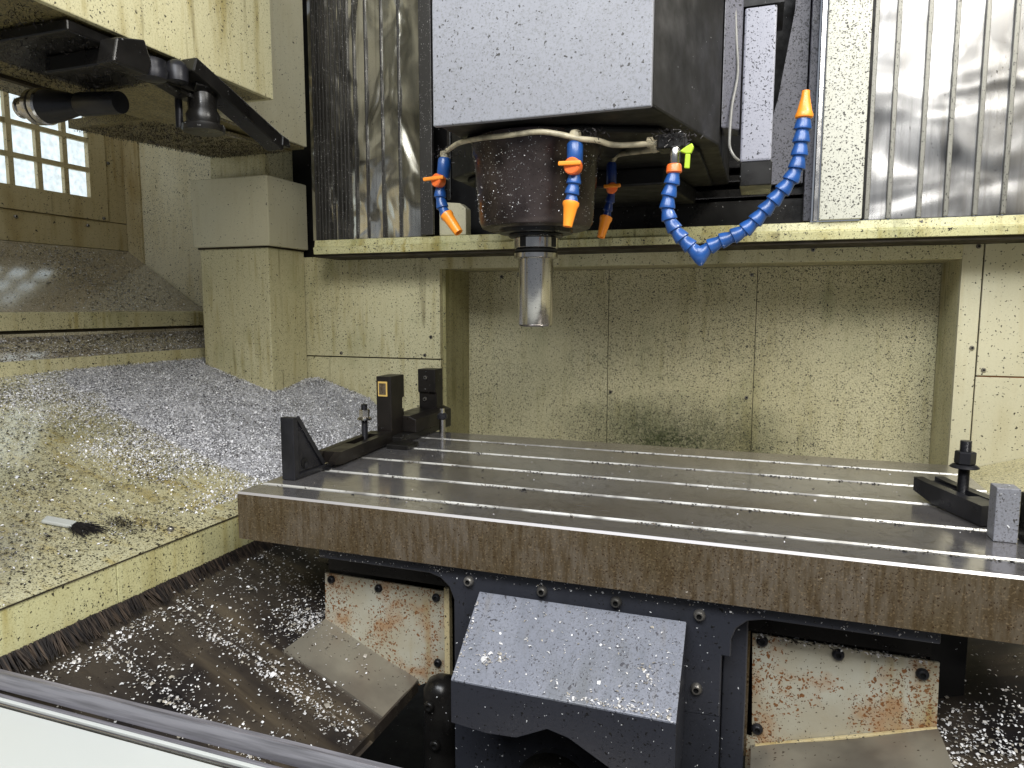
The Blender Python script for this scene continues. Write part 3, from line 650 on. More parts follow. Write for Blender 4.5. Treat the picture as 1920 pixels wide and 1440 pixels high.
# ------------------------------------------------------------------ coolant pipes, hoses and nozzles
def seg_profile(L, r):
    return [(r*0.60, -0.10*L), (r*0.80, 0.0), (r*0.76, L*0.10), (r*0.76, L*0.20), (r*0.86, L*0.42), (r*0.98, L*0.74), (r*1.02, L*0.90), (r*1.02, L*0.98), (r*0.84, L*1.04)]
def hose_segments(parent, pts, L, r, mat, flip=False):
    P = smooth_path(pts, 12)
    if flip: P = P[::-1]
    cur = 0; last = P[0]; res = []
    acc = [0.0]
    for a, b in zip(P, P[1:]): acc.append(acc[-1] + (b-a).length)
    tot = acc[-1]; n = max(1, int(round(tot/L))); L = tot/n
    def at(s):
        for i in range(len(acc)-1):
            if acc[i+1] >= s: return P[i].lerp(P[i+1], (s-acc[i])/max(1e-9, acc[i+1]-acc[i]))
        return P[-1]
    for i in range(n):
        a, b = at(i*L), at((i+1)*L)
        if flip: a2, d = a, (b-a)
        else: a2, d = a, (b-a)
        o_ = obj('hose_segment', B().lathe(seg_profile(d.length, r), a2, d, 18), mat, parent, smooth=True)
def nozzle(parent, a, b, r0, r1, mat='orange'):
    a = Vector(a); b = Vector(b); d = b-a; L = d.length
    obj('nozzle_tip', B().lathe([(r0*0.7, -0.06*L), (r0, 0), (r0*1.02, L*0.10), (r0*0.86, L*0.22), (r1*1.1, L*0.8), (r1, L), (r1*0.7, L), (r1*0.65, L*0.8)], a, d, 18), mat, parent, smooth=True)
def valve(parent, c, d, r, hl, rot=0.0):
    """ball valve: round body seen from the front, with a bar handle on it"""
    c = Vector(c)
    obj('valve_body', B().lathe([(r*0.9, -0.010), (r, -0.008), (r, 0.006), (r*0.85, 0.008)], c, d, 18), 'orange_red', parent, smooth=True)
    d = Vector(d).normalized(); c2 = c + d*0.010
    side = Vector((math.cos(rot), 0, math.sin(rot)))
    obj('valve_handle', B().bar(c2 - side*hl + Vector((0, 0, r*0.25)), c2 + side*hl*0.85 + Vector((0, 0, r*0.25)), 0.006, 0.007), 'orange', parent, bevel=0.002)
g = 'small blue and orange coolant nozzles around the spindle nose'
n1 = thing('coolant_nozzle', 'short blue nozzle with orange tip, left of the spindle nose', 'coolant nozzle', (-0.577, 1.25, 1.59), g)
obj('valve_socket', B().lathe([(0.011, 0), (0.0125, 0.003), (0.0125, 0.034), (0.010, 0.038)], (-0.583, 1.25, 1.547), (0.1, 0, 1), 18), 'blue', n1, smooth=True)
valve(n1, (-0.588, 1.238, 1.541), (-0.35, -0.93, 0), 0.0125, 0.023, 0.05)
hose_segments(n1, [(-0.589, 1.25, 1.533), (-0.590, 1.25, 1.513), (-0.585, 1.25, 1.492), (-0.575, 1.25, 1.473)], 0.020, 0.0115, 'blue')
nozzle(n1, (-0.577, 1.25, 1.479), (-0.549, 1.245, 1.443), 0.0125, 0.0085)
n2 = thing('coolant_nozzle', 'short blue nozzle with orange tip, in front of the spindle nose', 'coolant nozzle', (-0.29, 1.12, 1.56), g)
obj('valve_socket', B().lathe([(0.0115, 0), (0.013, 0.003), (0.013, 0.032), (0.010, 0.036)], (-0.290, 1.12, 1.529), (0, 0, 1), 18), 'blue', n2, smooth=True)
valve(n2, (-0.290, 1.108, 1.524), (-0.15, -0.98, 0), 0.0135, 0.020, -0.02)
hose_segments(n2, [(-0.290, 1.12, 1.516), (-0.2915, 1.12, 1.500), (-0.295, 1.12, 1.480), (-0.2955, 1.12, 1.466)], 0.018, 0.0118, 'blue')
nozzle(n2, (-0.2955, 1.12, 1.470), (-0.300, 1.115, 1.431), 0.0135, 0.0075)
n3 = thing('coolant_nozzle', 'dark oily blue nozzle with orange tip, furthest back beside the nose', 'coolant nozzle', (-0.29, 1.40, 1.58), g)
obj('valve_socket', B().lathe([(0.009, 0), (0.010, 0.003), (0.010, 0.040), (0.008, 0.045)], (-0.288, 1.40, 1.540), (0, 0, 1), 16), 'blue_dark', n3, smooth=True)
valve(n3, (-0.284, 1.388, 1.534), (0.35, -0.93, 0), 0.0105, 0.018, 0.02)
hose_segments(n3, [(-0.287, 1.40, 1.526), (-0.291, 1.40, 1.507), (-0.296, 1.40, 1.486), (-0.297, 1.40, 1.476)], 0.020, 0.0095, 'blue_dark')
nozzle(n3, (-0.297, 1.40, 1.480), (-0.305, 1.39, 1.440), 0.0125, 0.0075)

pp = thing('coolant_pipe', 'grimy beige pipe bent round the front of the spindle nose', 'pipe', (-0.39, 1.14, 1.59))
obj('pipe', B().tube(smooth_path([(-0.579, 1.25, 1.584), (-0.575, 1.245, 1.594), (-0.558, 1.233, 1.598), (-0.523, 1.195, 1.597), (-0.466, 1.15, 1.590), (-0.408, 1.122, 1.584), (-0.349, 1.112, 1.583), (-0.313, 1.112, 1.576), (-0.282, 1.112, 1.567), (-0.256, 1.13, 1.566), (-0.234, 1.15, 1.562), (-0.194, 1.165, 1.563), (-0.160, 1.17, 1.565)]), 0.0045, 10), 'beige_pipe', pp, smooth=True)
obj('pipe_branch', B().tube(smooth_path([(-0.288, 1.40, 1.585), (-0.283, 1.40, 1.592), (-0.268, 1.37, 1.593), (-0.208, 1.25, 1.57), (-0.155, 1.19, 1.559)]), 0.0045, 10), 'beige_pipe', pp, smooth=True)
obj('tee_fitting', B().lathe([(0.008, 0), (0.010, 0.002), (0.010, 0.016), (0.007, 0.020)], (-0.290, 1.12, 1.562), (0, 0, 1), 8), 'beige_pipe', pp)
obj('elbow_fitting', B().lathe([(0.008, 0), (0.0095, 0.002), (0.0095, 0.016)], (-0.579, 1.25, 1.580), (0, 0, 1), 8), 'beige_pipe', pp)
obj('union_nut', B().lathe([(0.007, 0), (0.008, 0.001), (0.008, 0.010), (0.007, 0.011)], (-0.184, 1.17, 1.566), (1, 0, 0), 6), 'beige_pipe', pp)
obj('union_nut', B().lathe([(0.006, 0), (0.007, 0.001), (0.007, 0.010), (0.006, 0.011)], (-0.179, 1.205, 1.563), (1, -0.9, -0.1), 6), 'beige_pipe', pp)
obj('manifold', B().box(-0.166, -0.122, 1.155, 1.20, 1.552, 1.5745), 'black', pp, bevel=0.003)
gb = B(); rr = random.Random(5)
for i in range(700):
    t = rr.random(); c0 = (-0.275, 1.125, 1.572) if t < .35 else ((-0.142, 1.158, 1.568) if t < .8 else (-0.575, 1.245, 1.592))
    p = Vector(c0) + Vector((rr.gauss(0, .014), rr.gauss(0, .006), rr.gauss(0, .006)))
    q = p + Vector((rr.uniform(-1, 1), rr.uniform(-1, 1), rr.uniform(-1, 1)))*0.006
    s_ = Vector((rr.uniform(-1, 1), 0, rr.uniform(-1, 1)))*0.0014
    gb.add([p, q, q+s_, p+s_], [(0, 1, 2, 3)])
obj('stuck_swarf', gb, 'clump', pp, kind='stuff')

hs = thing('coolant_hose', 'long blue segmented coolant hose bent up into a hook with orange tip', 'coolant hose', (-0.137, 1.15, 1.53))
obj('hose_fitting', B().lathe([(0.0075, 0), (0.0085, 0.002), (0.0085, 0.022), (0.007, 0.026)], (-0.1365, 1.15, 1.524), (0, 0, 1), 12), 'bright_steel', hs, smooth=True)
obj('coupling', B().lathe([(0.010, 0), (0.0125, 0.002), (0.0115, 0.012), (0.0105, 0.014)], (-0.137, 1.15, 1.511), (0, 0, 1), 18), 'orange_red', hs, smooth=True)
hose = [(-0.137, 1.15, 1.513), (-0.140, 1.15, 1.496), (-0.145, 1.15, 1.475), (-0.146, 1.15, 1.455), (-0.141, 1.15, 1.437), (-0.129, 1.15, 1.418), (-0.112, 1.15, 1.400), (-0.094, 1.15, 1.383), (-0.0935, 1.15, 1.382)]
hose2 = [(-0.094, 1.15, 1.383), (-0.076, 1.15, 1.398), (-0.054, 1.15, 1.407), (-0.033, 1.15, 1.416), (-0.014, 1.15, 1.432), (0.001, 1.15, 1.449), (0.017, 1.15, 1.468), (0.033, 1.15, 1.488), (0.043, 1.15, 1.510), (0.046, 1.15, 1.535), (0.048, 1.15, 1.561), (0.0495, 1.15, 1.582)]
hose_segments(hs, hose[:-1], 0.0185, 0.0122, 'blue')
hose_segments(hs, hose2[::-1], 0.0185, 0.0122, 'blue')
obj('elbow', B().lathe([(0.010, -0.012), (0.0125, -0.006), (0.0122, 0.002), (0.0085, 0.009), (0.003, 0.015)], (-0.0935, 1.15, 1.3815), (0.1, 0, -1), 18), 'blue', hs, smooth=True)
nozzle(hs, (0.0495, 1.15, 1.580), (0.0505, 1.15, 1.618), 0.0125, 0.0055)
lv = thing('lime_valve_lever', 'lime green plastic valve lever beside the hose fitting', 'valve lever', (-0.12, 1.15, 1.54))
obj('lever_stem', B().prism([(-0.121, 1.517), (-0.113, 1.516), (-0.112, 1.538), (-0.1195, 1.539)], 'y', 1.142, 1.149), 'lime', lv, bevel=0.0015)
obj('lever_grip', B().prism([(-0.1285, 1.543), (-0.119, 1.5385), (-0.111, 1.5385), (-0.107, 1.548), (-0.110, 1.554), (-0.118, 1.550)], 'y', 1.141, 1.1505), 'lime', lv, bevel=0.0015)

# ------------------------------------------------------------------ work table
TZ = 0.98
tb = thing('work_table', 'long steel work table with five T slots and a rusty front face', 'machine table', (-0.23, 1.3, 0.9))
prof = [(0.966, 0.896), (0.966, 0.9765), (0.9695, TZ)]
slots = [1.028 + 0.1275*i for i in range(5)]
hw = 0.0062
for s_ in slots:
    prof += [(s_-hw-0.0012, TZ), (s_-hw, TZ-0.0012), (s_-hw, TZ-0.022), (s_-hw-0.007, TZ-0.022), (s_-hw-0.007, TZ-0.034),
             (s_+hw+0.007, TZ-0.034), (s_+hw+0.007, TZ-0.022), (s_+hw, TZ-0.022), (s_+hw, TZ-0.0025), (s_+hw+0.0025, TZ)]
prof += [(1.628, TZ), (1.63, TZ-0.002), (1.63, 0.896)]
def tpick(n, c):
    if c.y < 0.9661: return 0
    if c.y < 0.9696 and n.z > 0.2: return 2
    if n.z > 0.95 and c.z > 0.979: return 1
    if c.z > 0.94 and 1.0 < c.y < 1.6: return 3
    return 0
b = B()
nseg = 1
b.prism(prof, 'x', -0.852, 0.388)
tbo = obj('table_body', b, None, tb, mats=['table_side', 'table_top', 'edge', 'slot'], pick=tpick)

# ------------------------------------------------------------------ saddle under the table
sd = thing('saddle', 'dark slate cast saddle with bolts under the front of the table', 'machine saddle', (-0.24, 1.0, 0.7))
fl = [(-0.700, 0.8955), (0.232, 0.8955), (0.232, 0.8735), (0.02, 0.8735), (-0.002, 0.868), (-0.016, 0.855), (-0.022, 0.838), (-0.022, 0.812), (-0.034, 0.812), (-0.034, 0.72), (-0.447, 0.70),
      (-0.447, 0.835), (-0.455, 0.855), (-0.470, 0.868), (-0.49, 0.8735), (-0.700, 0.8735)]
obj('front_web', B().prism(fl, 'y', 0.984, 1.03), 'saddle', sd, bevel=0.002)
obj('lower_web', B().box(-0.447, -0.034, 0.9845, 1.03, 0.45, 0.7201), 'saddle', sd)
obj('side_web', B().box(-0.033, 0.0, 1.015, 1.06, 0.60, 0.865), 'saddle', sd, bevel=0.002)
obj('under_rail', B().box(-0.72, 0.235, 1.04, 1.12, 0.83, 0.895), 'black', sd)
obj('slide_block', B().box(-0.78, 0.30, 1.13, 1.6, 0.60, 0.8955), 'black_matt', sd)
for x, z in ((-0.420, 0.870), (-0.299, 0.8705), (-0.185, 0.870), (-0.066, 0.868), (-0.067, 0.758)):
    bolt(sd, (x, 0.984, z), (0, -1, 0), 0.0085, 0.008, 'bolt')
rp = thing('cover_plate', 'rust spotted cream plate bolted left of the grey chip guard', 'plate', (-0.6, 1.05, 0.75), 'rusty plates under the table')
obj('plate', B().prism([(-0.735, 0.8175), (-0.493, 0.8155), (-0.494, 0.665), (-0.545, 0.636), (-0.737, 0.719)], 'y', 1.050, 1.054), 'rusty', rp)
obj('backing_plate', B().box(-0.4925, -0.483, 1.044, 1.056, 0.66, 0.825), 'cream_brown', rp)
for x, z in ((-0.721, 0.807), (-0.623, 0.804), (-0.510, 0.803), (-0.508, 0.685)):
    bolt(rp, (x, 1.050, z), (0, -1, 0), 0.0075, 0.006, 'blued')
rq = thing('cover_plate', 'larger rust spotted cream plate bolted right of the grey chip guard', 'plate', (0.1, 1.05, 0.75), 'rusty plates under the table')
obj('plate', B().prism([(0.006, 0.822), (0.248, 0.819), (0.250, 0.712), (0.012, 0.635)], 'y', 1.050, 1.054), 'rusty', rq)
obj('lower_plate', B().prism([(0.003, 0.66), (0.020, 0.66), (0.020, 0.52), (0.003, 0.52)], 'y', 1.048, 1.0535), 'rusty', rq)
obj('side_strip', B().box(-0.008, 0.0035, 1.046, 1.10, 0.63, 0.832), 'table_side', rq)
for x, z in ((0.020, 0.813), (0.122, 0.810), (0.228, 0.800), (0.018, 0.675)):
    bolt(rq, (x, 1.050, z), (0, -1, 0), 0.0085, 0.007, 'blued')

# grey guard in front of the saddle
gd = thing('chip_guard', 'blue grey sloping sheet metal guard with white chip heaps under the table', 'guard', (-0.24, 0.9, 0.8))
obj('top_sheet', B().prism([(0.975, 0.8590), (0.866, 0.7715), (0.866, 0.7685), (0.975, 0.8560)], 'x', -0.399, -0.083), 'chip_guard', gd, bevel=0.0008)
fp = [(-0.399, 0.7685), (-0.083, 0.7685), (-0.083, 0.665), (-0.10, 0.66), (-0.165, 0.688), (-0.225, 0.720), (-0.255, 0.7265), (-0.30, 0.704), (-0.345, 0.701), (-0.399, 0.706)]
obj('front_sheet', B().prism(fp, 'y', 0.866, 0.869), 'saddle', gd)
obj('side_sheet', B().prism([(0.8692, 0.7685), (0.975, 0.8545), (0.98, 0.8545), (0.98, 0.70), (0.8692, 0.704)], 'x', -0.399, -0.396), 'saddle', gd)
obj('side_sheet', B().prism([(0.8692, 0.7685), (0.975, 0.8545), (0.98, 0.8545), (0.98, 0.66), (0.8692, 0.668)], 'x', -0.086, -0.083), 'saddle', gd)
bc = thing('ball_screw_cover', 'dark round screw cover showing through the arch below the grey guard', 'screw cover', (-0.25, 0.9, 0.6))
obj('tube', B().lathe([(0.055, 0), (0.055, 0.4)], (-0.27, 0.62, 0.565), (0, 1, 0), 40), 'saddle', bc, smooth=True)
obj('end_collar', B().lathe([(0.062, 0.30), (0.062, 0.34)], (-0.27, 0.62, 0.565), (0, 1, 0), 40), 'black', bc, smooth=True)
pst = thing('machine_post', 'dark rounded post flecked with chips between left plate and guard', 'post', (-0.50, 0.98, 0.5))
obj('post_body', B().lathe([(0.030, 0), (0.030, 0.19), (0.022, 0.205), (0.008, 0.212)], (-0.478, 1.0, 0.48), (0, 0, 1), 24), 'black', pst, smooth=True)
bolt(pst, (-0.485, 0.968, 0.655), (0, -1, 0), 0.009, 0.006, 'black')
bolt(pst, (-0.475, 0.968, 0.59), (0, -1, 0), 0.009, 0.006, 'black')

# ------------------------------------------------------------------ telescopic trays
KT = -0.434
def tray_z(x, k=KT): return 0.719 + k*(x+0.737)
def sheet(parent, x0, x1, y0, y1, dz, mat, mirror=False, k=None):
    f = (lambda x: mx(x)) if mirror else (lambda x: x)
    us = np.linspace(x0, x1, 18); vs = np.linspace(y0, y1, 10)
    b = B()
    def fn(u, v): return (f(u), v, tray_z(u, -0.33 if mirror else KT)+dz + 0.0015*math.sin(u*31+v*23))
    b.grid(fn, us, vs)
    nu = len(us)
    lip = [fn(u, y0) for u in us]; low = [(p[0], p[1]-0.001, p[2]-0.010) for p in lip]
    b.add(low+lip, [(i, i+1, nu+i+1, nu+i) for i in range(nu-1)])
    return obj('tray_sheet', b, mat, parent, smooth=True)
tr = thing('chip_tray', 'oily brown sloping chip tray of overlapping sheets, lower left', 'chip tray', (-0.8, 0.85, 0.75))
sheet(tr, -0.957, -0.545, 0.883, 1.35, 0.006, 'tray')
sheet(tr, -0.737, -0.547, 0.930, 1.050, 0.0095, 'tray_grey')
sheet(tr, -0.957, -0.540, 0.750, 0.8835, 0.0, 'tray')
sheet(tr, -0.957, -0.48, 0.600, 0.7505, -0.006, 'tray')
obj('end_fold', B().box(-0.549, -0.545, 0.80, 1.045, tray_z(-0.547)-0.01, tray_z(-0.547)+0.010), 'tray', tr)
tq = thing('chip_tray', 'oily sloping chip tray with white chips, lower right corner', 'chip tray', (0.35, 0.9, 0.75))
sheet(tq, -0.957, -0.49, 0.905, 1.9, 0.004, 'tray', True)
sheet(tq, -0.730, -0.49, 0.93, 1.049, 0.010, 'tray_grey', True)
sheet(tq, -0.957, -0.49, 0.700, 0.91, -0.002, 'tray', True)
obj('hem', B().bar((0.250, 1.046, 0.7265), (0.016, 1.046, 0.6495), 0.006, 0.004), 'cream_brown', tq, bevel=0.001)
obj('side_wall', B().prism([(1.12, 0.60), (1.12, 0.893), (1.6, 0.893), (1.6, 0.60)], 'x', 0.252, 0.262), 'black_matt', tq)

# ------------------------------------------------------------------ door sill
si = thing('door_sill', 'white enamelled door sill with grey steel rails, bottom left', 'sill', (-0.5, 0.4, 0.75))
obj('inner_rail', B().box(-1.5, 0.9, 0.597, 0.600, 0.7985, 0.8225), 'sill_rail', si, bevel=0.0005)
obj('inner_flange', B().prism([(0.6005, 0.816), (0.6005, 0.8185), (0.606, 0.8215), (0.606, 0.819)], 'x', -1.5, 0.9), 'sill_rail', si)
obj('groove', B().box(-1.5, 0.9, 0.5935, 0.5968, 0.785, 0.7935), 'socket', si)
obj('track_rail', B().box(-1.5, 0.9, 0.5890, 0.5934, 0.785, 0.7975), 'sill_rail', si, bevel=0.0008)
obj('track_rail', B().box(-1.5, 0.9, 0.5838, 0.5889, 0.785, 0.7958), 'white_sill', si, bevel=0.0008)
obj('groove', B().box(-1.5, 0.9, 0.5818, 0.5837, 0.785, 0.7915), 'seam', si)
obj('track_rail', B().box(-1.5, 0.9, 0.5778, 0.5817, 0.785, 0.7948), 'bright_steel', si, bevel=0.0008)
obj('groove', B().box(-1.5, 0.9, 0.5758, 0.5777, 0.785, 0.7905), 'seam', si)
obj('sill_cover', B().box(-1.5, 0.9, -0.05, 0.5757, 0.76, 0.7938), 'white_sill', si, bevel=0.0015)
obj('gutter', B().prism([(0.6003, 0.60), (0.6003, 0.70), (0.64, 0.655), (0.80, 0.62), (0.80, 0.60)], 'x', -0.9, 0.9), 'tray', si)

# ------------------------------------------------------------------ clamping gear on the table
ab = thing('angle_bracket', 'small black triangular angle bracket at the front left table corner', 'bracket', (-0.82, 1.11, TZ))
obj('upright', B().box(-0.833, -0.8045, 1.064, 1.078, TZ+0.0005, 1.098), 'blued', ab, bevel=0.0012)
obj('foot', B().box(-0.833, -0.8045, 1.0785, 1.166, TZ+0.0005, TZ+0.010), 'blued', ab, bevel=0.0012)
obj('gusset', B().prism([(1.0787, TZ+0.0105), (1.158, TZ+0.0105), (1.084, 1.095), (1.0787, 1.095)], 'x', -0.8325, -0.811), 'blued', ab)
obj('gusset_rim', B().bar((-0.809, 1.1615, TZ+0.012), (-0.809, 1.082, 1.096), 0.009, 0.005, up=(1, 0, 0)), 'blued', ab)
obj('bolt_hole', B().lathe([(0.010, 0), (0.010, 0.0015)], (-0.8108, 1.103, TZ+0.026), (1, 0, 0), 24), 'socket', ab)
obj('bolt_boss', B().lathe([(0.006, 0), (0.007, 0.0025), (0.004, 0.004)], (-0.8095, 1.105, TZ+0.021), (1, 0, 0), 16), 'blued', ab, smooth=True)

c1 = thing('strap_clamp', 'black slotted strap clamp lying on the left end of the table', 'clamp', (-0.82, 1.32, TZ))
b = B()
def strap(b, a, d, L, wd, h, z):
    """slotted clamp bar, bevelled at its ends"""
    a = Vector(a); d = Vector(d).normalized(); s_ = Vector((-d.y, d.x, 0))
    def P(t, s, zz): v = a + d*t + s_*s; return (v.x, v.y, zz)
    for sg in (-1, 1):
        s0, s1 = sorted((sg*wd/2, sg*wd*0.22))
        out = [(0, z+h*0.45), (L*0.10, z+h), (L, z+h), (L, z), (L*0.12, z), (0, z+h*0.2)]
        b.add([P(t, s0, q) for t, q in out] + [P(t, s1, q) for t, q in out],
              [tuple(range(6)), tuple(range(6, 12))[::-1]] + [(i, 6+i, 6+(i+1) % 6, (i+1) % 6) for i in range(6)])
    for t0, t1 in ((L*0.10, L*0.42), (L*0.86, L)):
        b.add([P(t, s, q) for q in (z+h*0.08, z+h*0.985) for t, s in ((t0, -wd*0.23), (t1, -wd*0.23), (t1, wd*0.23), (t0, wd*0.23))],
              [(0, 3, 2, 1), (4, 5, 6, 7), (0, 1, 5, 4), (1, 2, 6, 5), (2, 3, 7, 6), (3, 0, 4, 7)])
strap(b, (-0.815, 1.168, 0), (-0.08, 1, 0), 0.27, 0.055, 0.026, TZ+0.004)
obj('clamp_bar', b, 'fixture', c1)
obj('heel_block', B().box(-0.850, -0.796, 1.160, 1.185, TZ+0.0003, TZ+0.0038), 'blued', c1)
def stud(label, x, y, z0, z1, r, zn, rn, hn, hexn=6, matn='blued'):
    t = thing('clamp_stud', label, 'stud', (x, y, z0), 'threaded studs with nuts on the table')
    prof_ = [(r, 0)]; n = int((z1-z0)/0.0022)
    for i in range(n): prof_ += [(r*0.90, i*0.0022+0.0011), (r, (i+1)*0.0022)]
    prof_ += [(r*0.7, z1-z0)]
    obj('rod', B().lathe(prof_, (x, y, z0), (0, 0, 1), 18), 'blued', t, smooth=True)
    obj('nut', B().lathe([(rn*0.85, 0), (rn, 0.0015), (rn, hn-0.0015), (rn*0.85, hn)], (x, y, zn), (0.02, 0, 1), hexn), matn, t, bevel=0.0006)
    obj('washer', B().lathe([(rn*1.35, 0), (rn*1.4, 0.001), (rn*1.15, 0.0045), (rn*0.9, 0.0055)], (x, y, zn-0.0056), (0, 0, 1), 28), matn, t, smooth=True)
    return t
stud('threaded stud with square pale nut standing in the left strap clamp', -0.845, 1.376, TZ+0.004, 1.082, 0.0075, 1.052, 0.0125, 0.018, 6, 'bright_steel')

fx = thing('workholding_fixture', 'black U shaped fixture with two upright jaws at the back left', 'fixture', (-0.81, 1.55, TZ))
obj('jaw', B().prism([(1.447, 0.995), (1.447, 1.139), (1.512, 1.139), (1.512, 1.085), (1.503, 1.083), (1.503, 0.995)], 'x', -0.855, -0.815), 'fixture', fx, bevel=0.002)
obj('jaw', B().prism([(1.655, 0.995), (1.655, 1.075), (1.648, 1.080), (1.648, 1.140), (1.695, 1.140), (1.695, 0.995)], 'x', -0.848, -0.797), 'fixture', fx, bevel=0.002)
obj('base_bar', B().prism([(-0.852, 0.998), (-0.852, 1.038), (-0.800, 1.038), (-0.780, 1.030), (-0.780, 0.998)], 'y', 1.5035, 1.71), 'fixture', fx, bevel=0.002)
obj('foot', B().box(-0.870, -0.785, 1.440, 1.72, TZ+0.0004, 0.9975), 'black', fx, bevel=0.002)
obj('pad', B().box(-0.856, -0.822, 1.5125, 1.522, 1.036, 1.054), 'black', fx, bevel=0.001)
obj('label_rim', B().box(-0.8485, -0.8245, 1.4445, 1.4468, 1.092, 1.127), 'gold', fx)
obj('label_face', B().box(-0.8455, -0.8275, 1.4435, 1.4444, 1.096, 1.123), 'table_side', fx)
bolt(fx, (-0.825, 1.648, 1.118), (0, -1, 0), 0.006, 0.005); bolt(fx, (-0.83, 1.655, 1.06), (0, -1, 0), 0.006, 0.005)
obj('lower_foot', B().box(-0.795, -0.740, 1.385, 1.44, TZ+0.0002, 0.991), 'black', fx, bevel=0.002)
fb = thing('clamp_stud', 'short shiny bolt with rounded nut beside the back left fixture', 'stud', (-0.755, 1.60, TZ), 'threaded studs with nuts on the table')
obj('rod', B().lathe([(0.008, 0), (0.008, 0.04), (0.006, 0.066)], (-0.755, 1.60, TZ), (0, 0, 1), 16), 'bright_steel', fb, smooth=True)
obj('nut', B().lathe([(0.010, 0), (0.013, 0.003), (0.013, 0.012), (0.008, 0.017)], (-0.755, 1.60, 1.018), (0, 0, 1), 16), 'blued', fb, smooth=True)

c2 = thing('step_clamp', 'dark wedge ended strap clamp near the right end of the table', 'clamp', (0.31, 1.24, TZ))
b = B(); a = Vector((0.280, 1.335)); d = Vector((0.065, -0.165)).normalized(); s_ = Vector((-d.y, d.x)); Lc = 0.165; wd = 0.052
def Q(t, s, z): v = a + d*t + s_*s; return (v.x, v.y, z)
b.add([Q(0.0, -wd/2, TZ+0.013), Q(0.0, -wd/2, TZ+0.036), Q(0.03, -wd/2, TZ+0.034), Q(Lc, -wd/2, TZ+0.032), Q(Lc, -wd/2, TZ+0.002), Q(0.05, -wd/2, TZ+0.003),
       Q(0.0, -wd*0.2, TZ+0.013), Q(0.0, -wd*0.2, TZ+0.036), Q(0.03, -wd*0.2, TZ+0.034), Q(Lc, -wd*0.2, TZ+0.032), Q(Lc, -wd*0.2, TZ+0.002), Q(0.05, -wd*0.2, TZ+0.003)],
      [(5,4,3,2,1,0), (6,7,8,9,10,11), (0,1,7,6), (1,2,8,7), (2,3,9,8), (3,4,10,9), (4,5,11,10), (5,0,6,11)])
b.add([Q(0.0, wd*0.2, TZ+0.013), Q(0.0, wd*0.2, TZ+0.036), Q(0.03, wd*0.2, TZ+0.034), Q(Lc, wd*0.2, TZ+0.032), Q(Lc, wd*0.2, TZ+0.002), Q(0.05, wd*0.2, TZ+0.003),
       Q(0.0, wd/2, TZ+0.013), Q(0.0, wd/2, TZ+0.036), Q(0.03, wd/2, TZ+0.034), Q(Lc, wd/2, TZ+0.032), Q(Lc, wd/2, TZ+0.002), Q(0.05, wd/2, TZ+0.003)],
      [(5,4,3,2,1,0), (6,7,8,9,10,11), (0,1,7,6), (1,2,8,7), (2,3,9,8), (3,4,10,9), (4,5,11,10), (5,0,6,11)])
b.add([Q(t, s, z) for z in (TZ+0.004, TZ+0.0315) for t, s in ((0.11, -wd*0.205), (Lc-0.001, -wd*0.205), (Lc-0.001, wd*0.205), (0.11, wd*0.205))], [(0,3,2,1),(4,5,6,7),(0,1,5,4),(1,2,6,5),(2,3,7,6),(3,0,4,7)])
obj('clamp_bar', b, 'blued', c2)
obj('nose_block', B().add([Q(t, s, z) for z in (TZ+0.012, TZ+0.0295) for t, s in ((0.002, -wd*0.205), (0.06, -wd*0.205), (0.06, wd*0.205), (0.002, wd*0.205))], [(0,3,2,1),(4,5,6,7),(0,1,5,4),(1,2,6,5),(2,3,7,6),(3,0,4,7)]), 'blued', c2)
stud('tall dark stud with flanged nut rising from the right hand clamp', 0.316, 1.275, TZ+0.003, 1.091, 0.0085, 1.053, 0.0150, 0.021, 6)
sb = thing('steel_block', 'upright grey steel block at the right end of the table', 'block', (0.335, 1.11, TZ))
obj('block_body', B().box(0.314, 0.3425, 1.104, 1.135, TZ+0.0005, 1.056), 'grey_block', sb, bevel=0.0012)
obj('end_clamp', B().box(0.350, 0.372, 1.10, 1.13, TZ+0.0005, 1.048), 'black', sb, bevel=0.001)

# ------------------------------------------------------------------ loose things on the platform
def on_plat(x, y, h=0.0): return (x, y, plat_z(x) + h)
br = thing('brush_head', 'pale flat brush with dark bristles lying on the sloping floor sheet', 'brush', on_plat(-1.08, 0.81))
b = B()
a0 = Vector(on_plat(-1.107, 0.803, 0.004)); a1 = Vector(on_plat(-1.068, 0.826, 0.004))
obj('handle_block', b.bar(a0, a1, 0.020, 0.006, up=(0.3, 0, 1)), 'white_sill', br, bevel=0.002)
b = B(); rr = random.Random(3)
for i in range(160):
    p = a1 + Vector((rr.uniform(-.004, .004), rr.uniform(-.01, .01), rr.uniform(-.002, .003)))
    q = p + Vector((rr.uniform(.010, .042), rr.uniform(-.018, .024), 0)); q.z = plat_z(q.x) + rr.uniform(.0005, .008)
    b.add([p, q, q+Vector((0, .0009, .0005)), p+Vector((0, .0009, .0005))], [(0, 1, 2, 3)])
obj('bristles', b, 'clump', br)
def clump(cx, cy, sx, sy, n, label, seed):
    b = B(); rr = random.Random(seed)
    for i in range(n):
        x = cx + rr.gauss(0, sx); y = cy + rr.gauss(0, sy); hh = max(0, 0.010*(1-((x-cx)/sx/2)**2-((y-cy)/sy/2)**2))
        p = Vector(on_plat(x, y, rr.uniform(0, hh)+0.001)); a = rr.uniform(0, 6.28); L = rr.uniform(.003, .009)
        q = p + Vector((math.cos(a)*L, math.sin(a)*L, rr.uniform(-.002, .003))); s_ = Vector((-math.sin(a), math.cos(a), 0.6))*rr.uniform(.0006, .0016)
        b.add([p, (p+q)/2+Vector((0, 0, .0015)), q, (p+q)/2+s_], [(0, 1, 3), (1, 2, 3)])
    tag(obj('swarf_clump', b, 'clump'), label, 'swarf', kind='stuff')
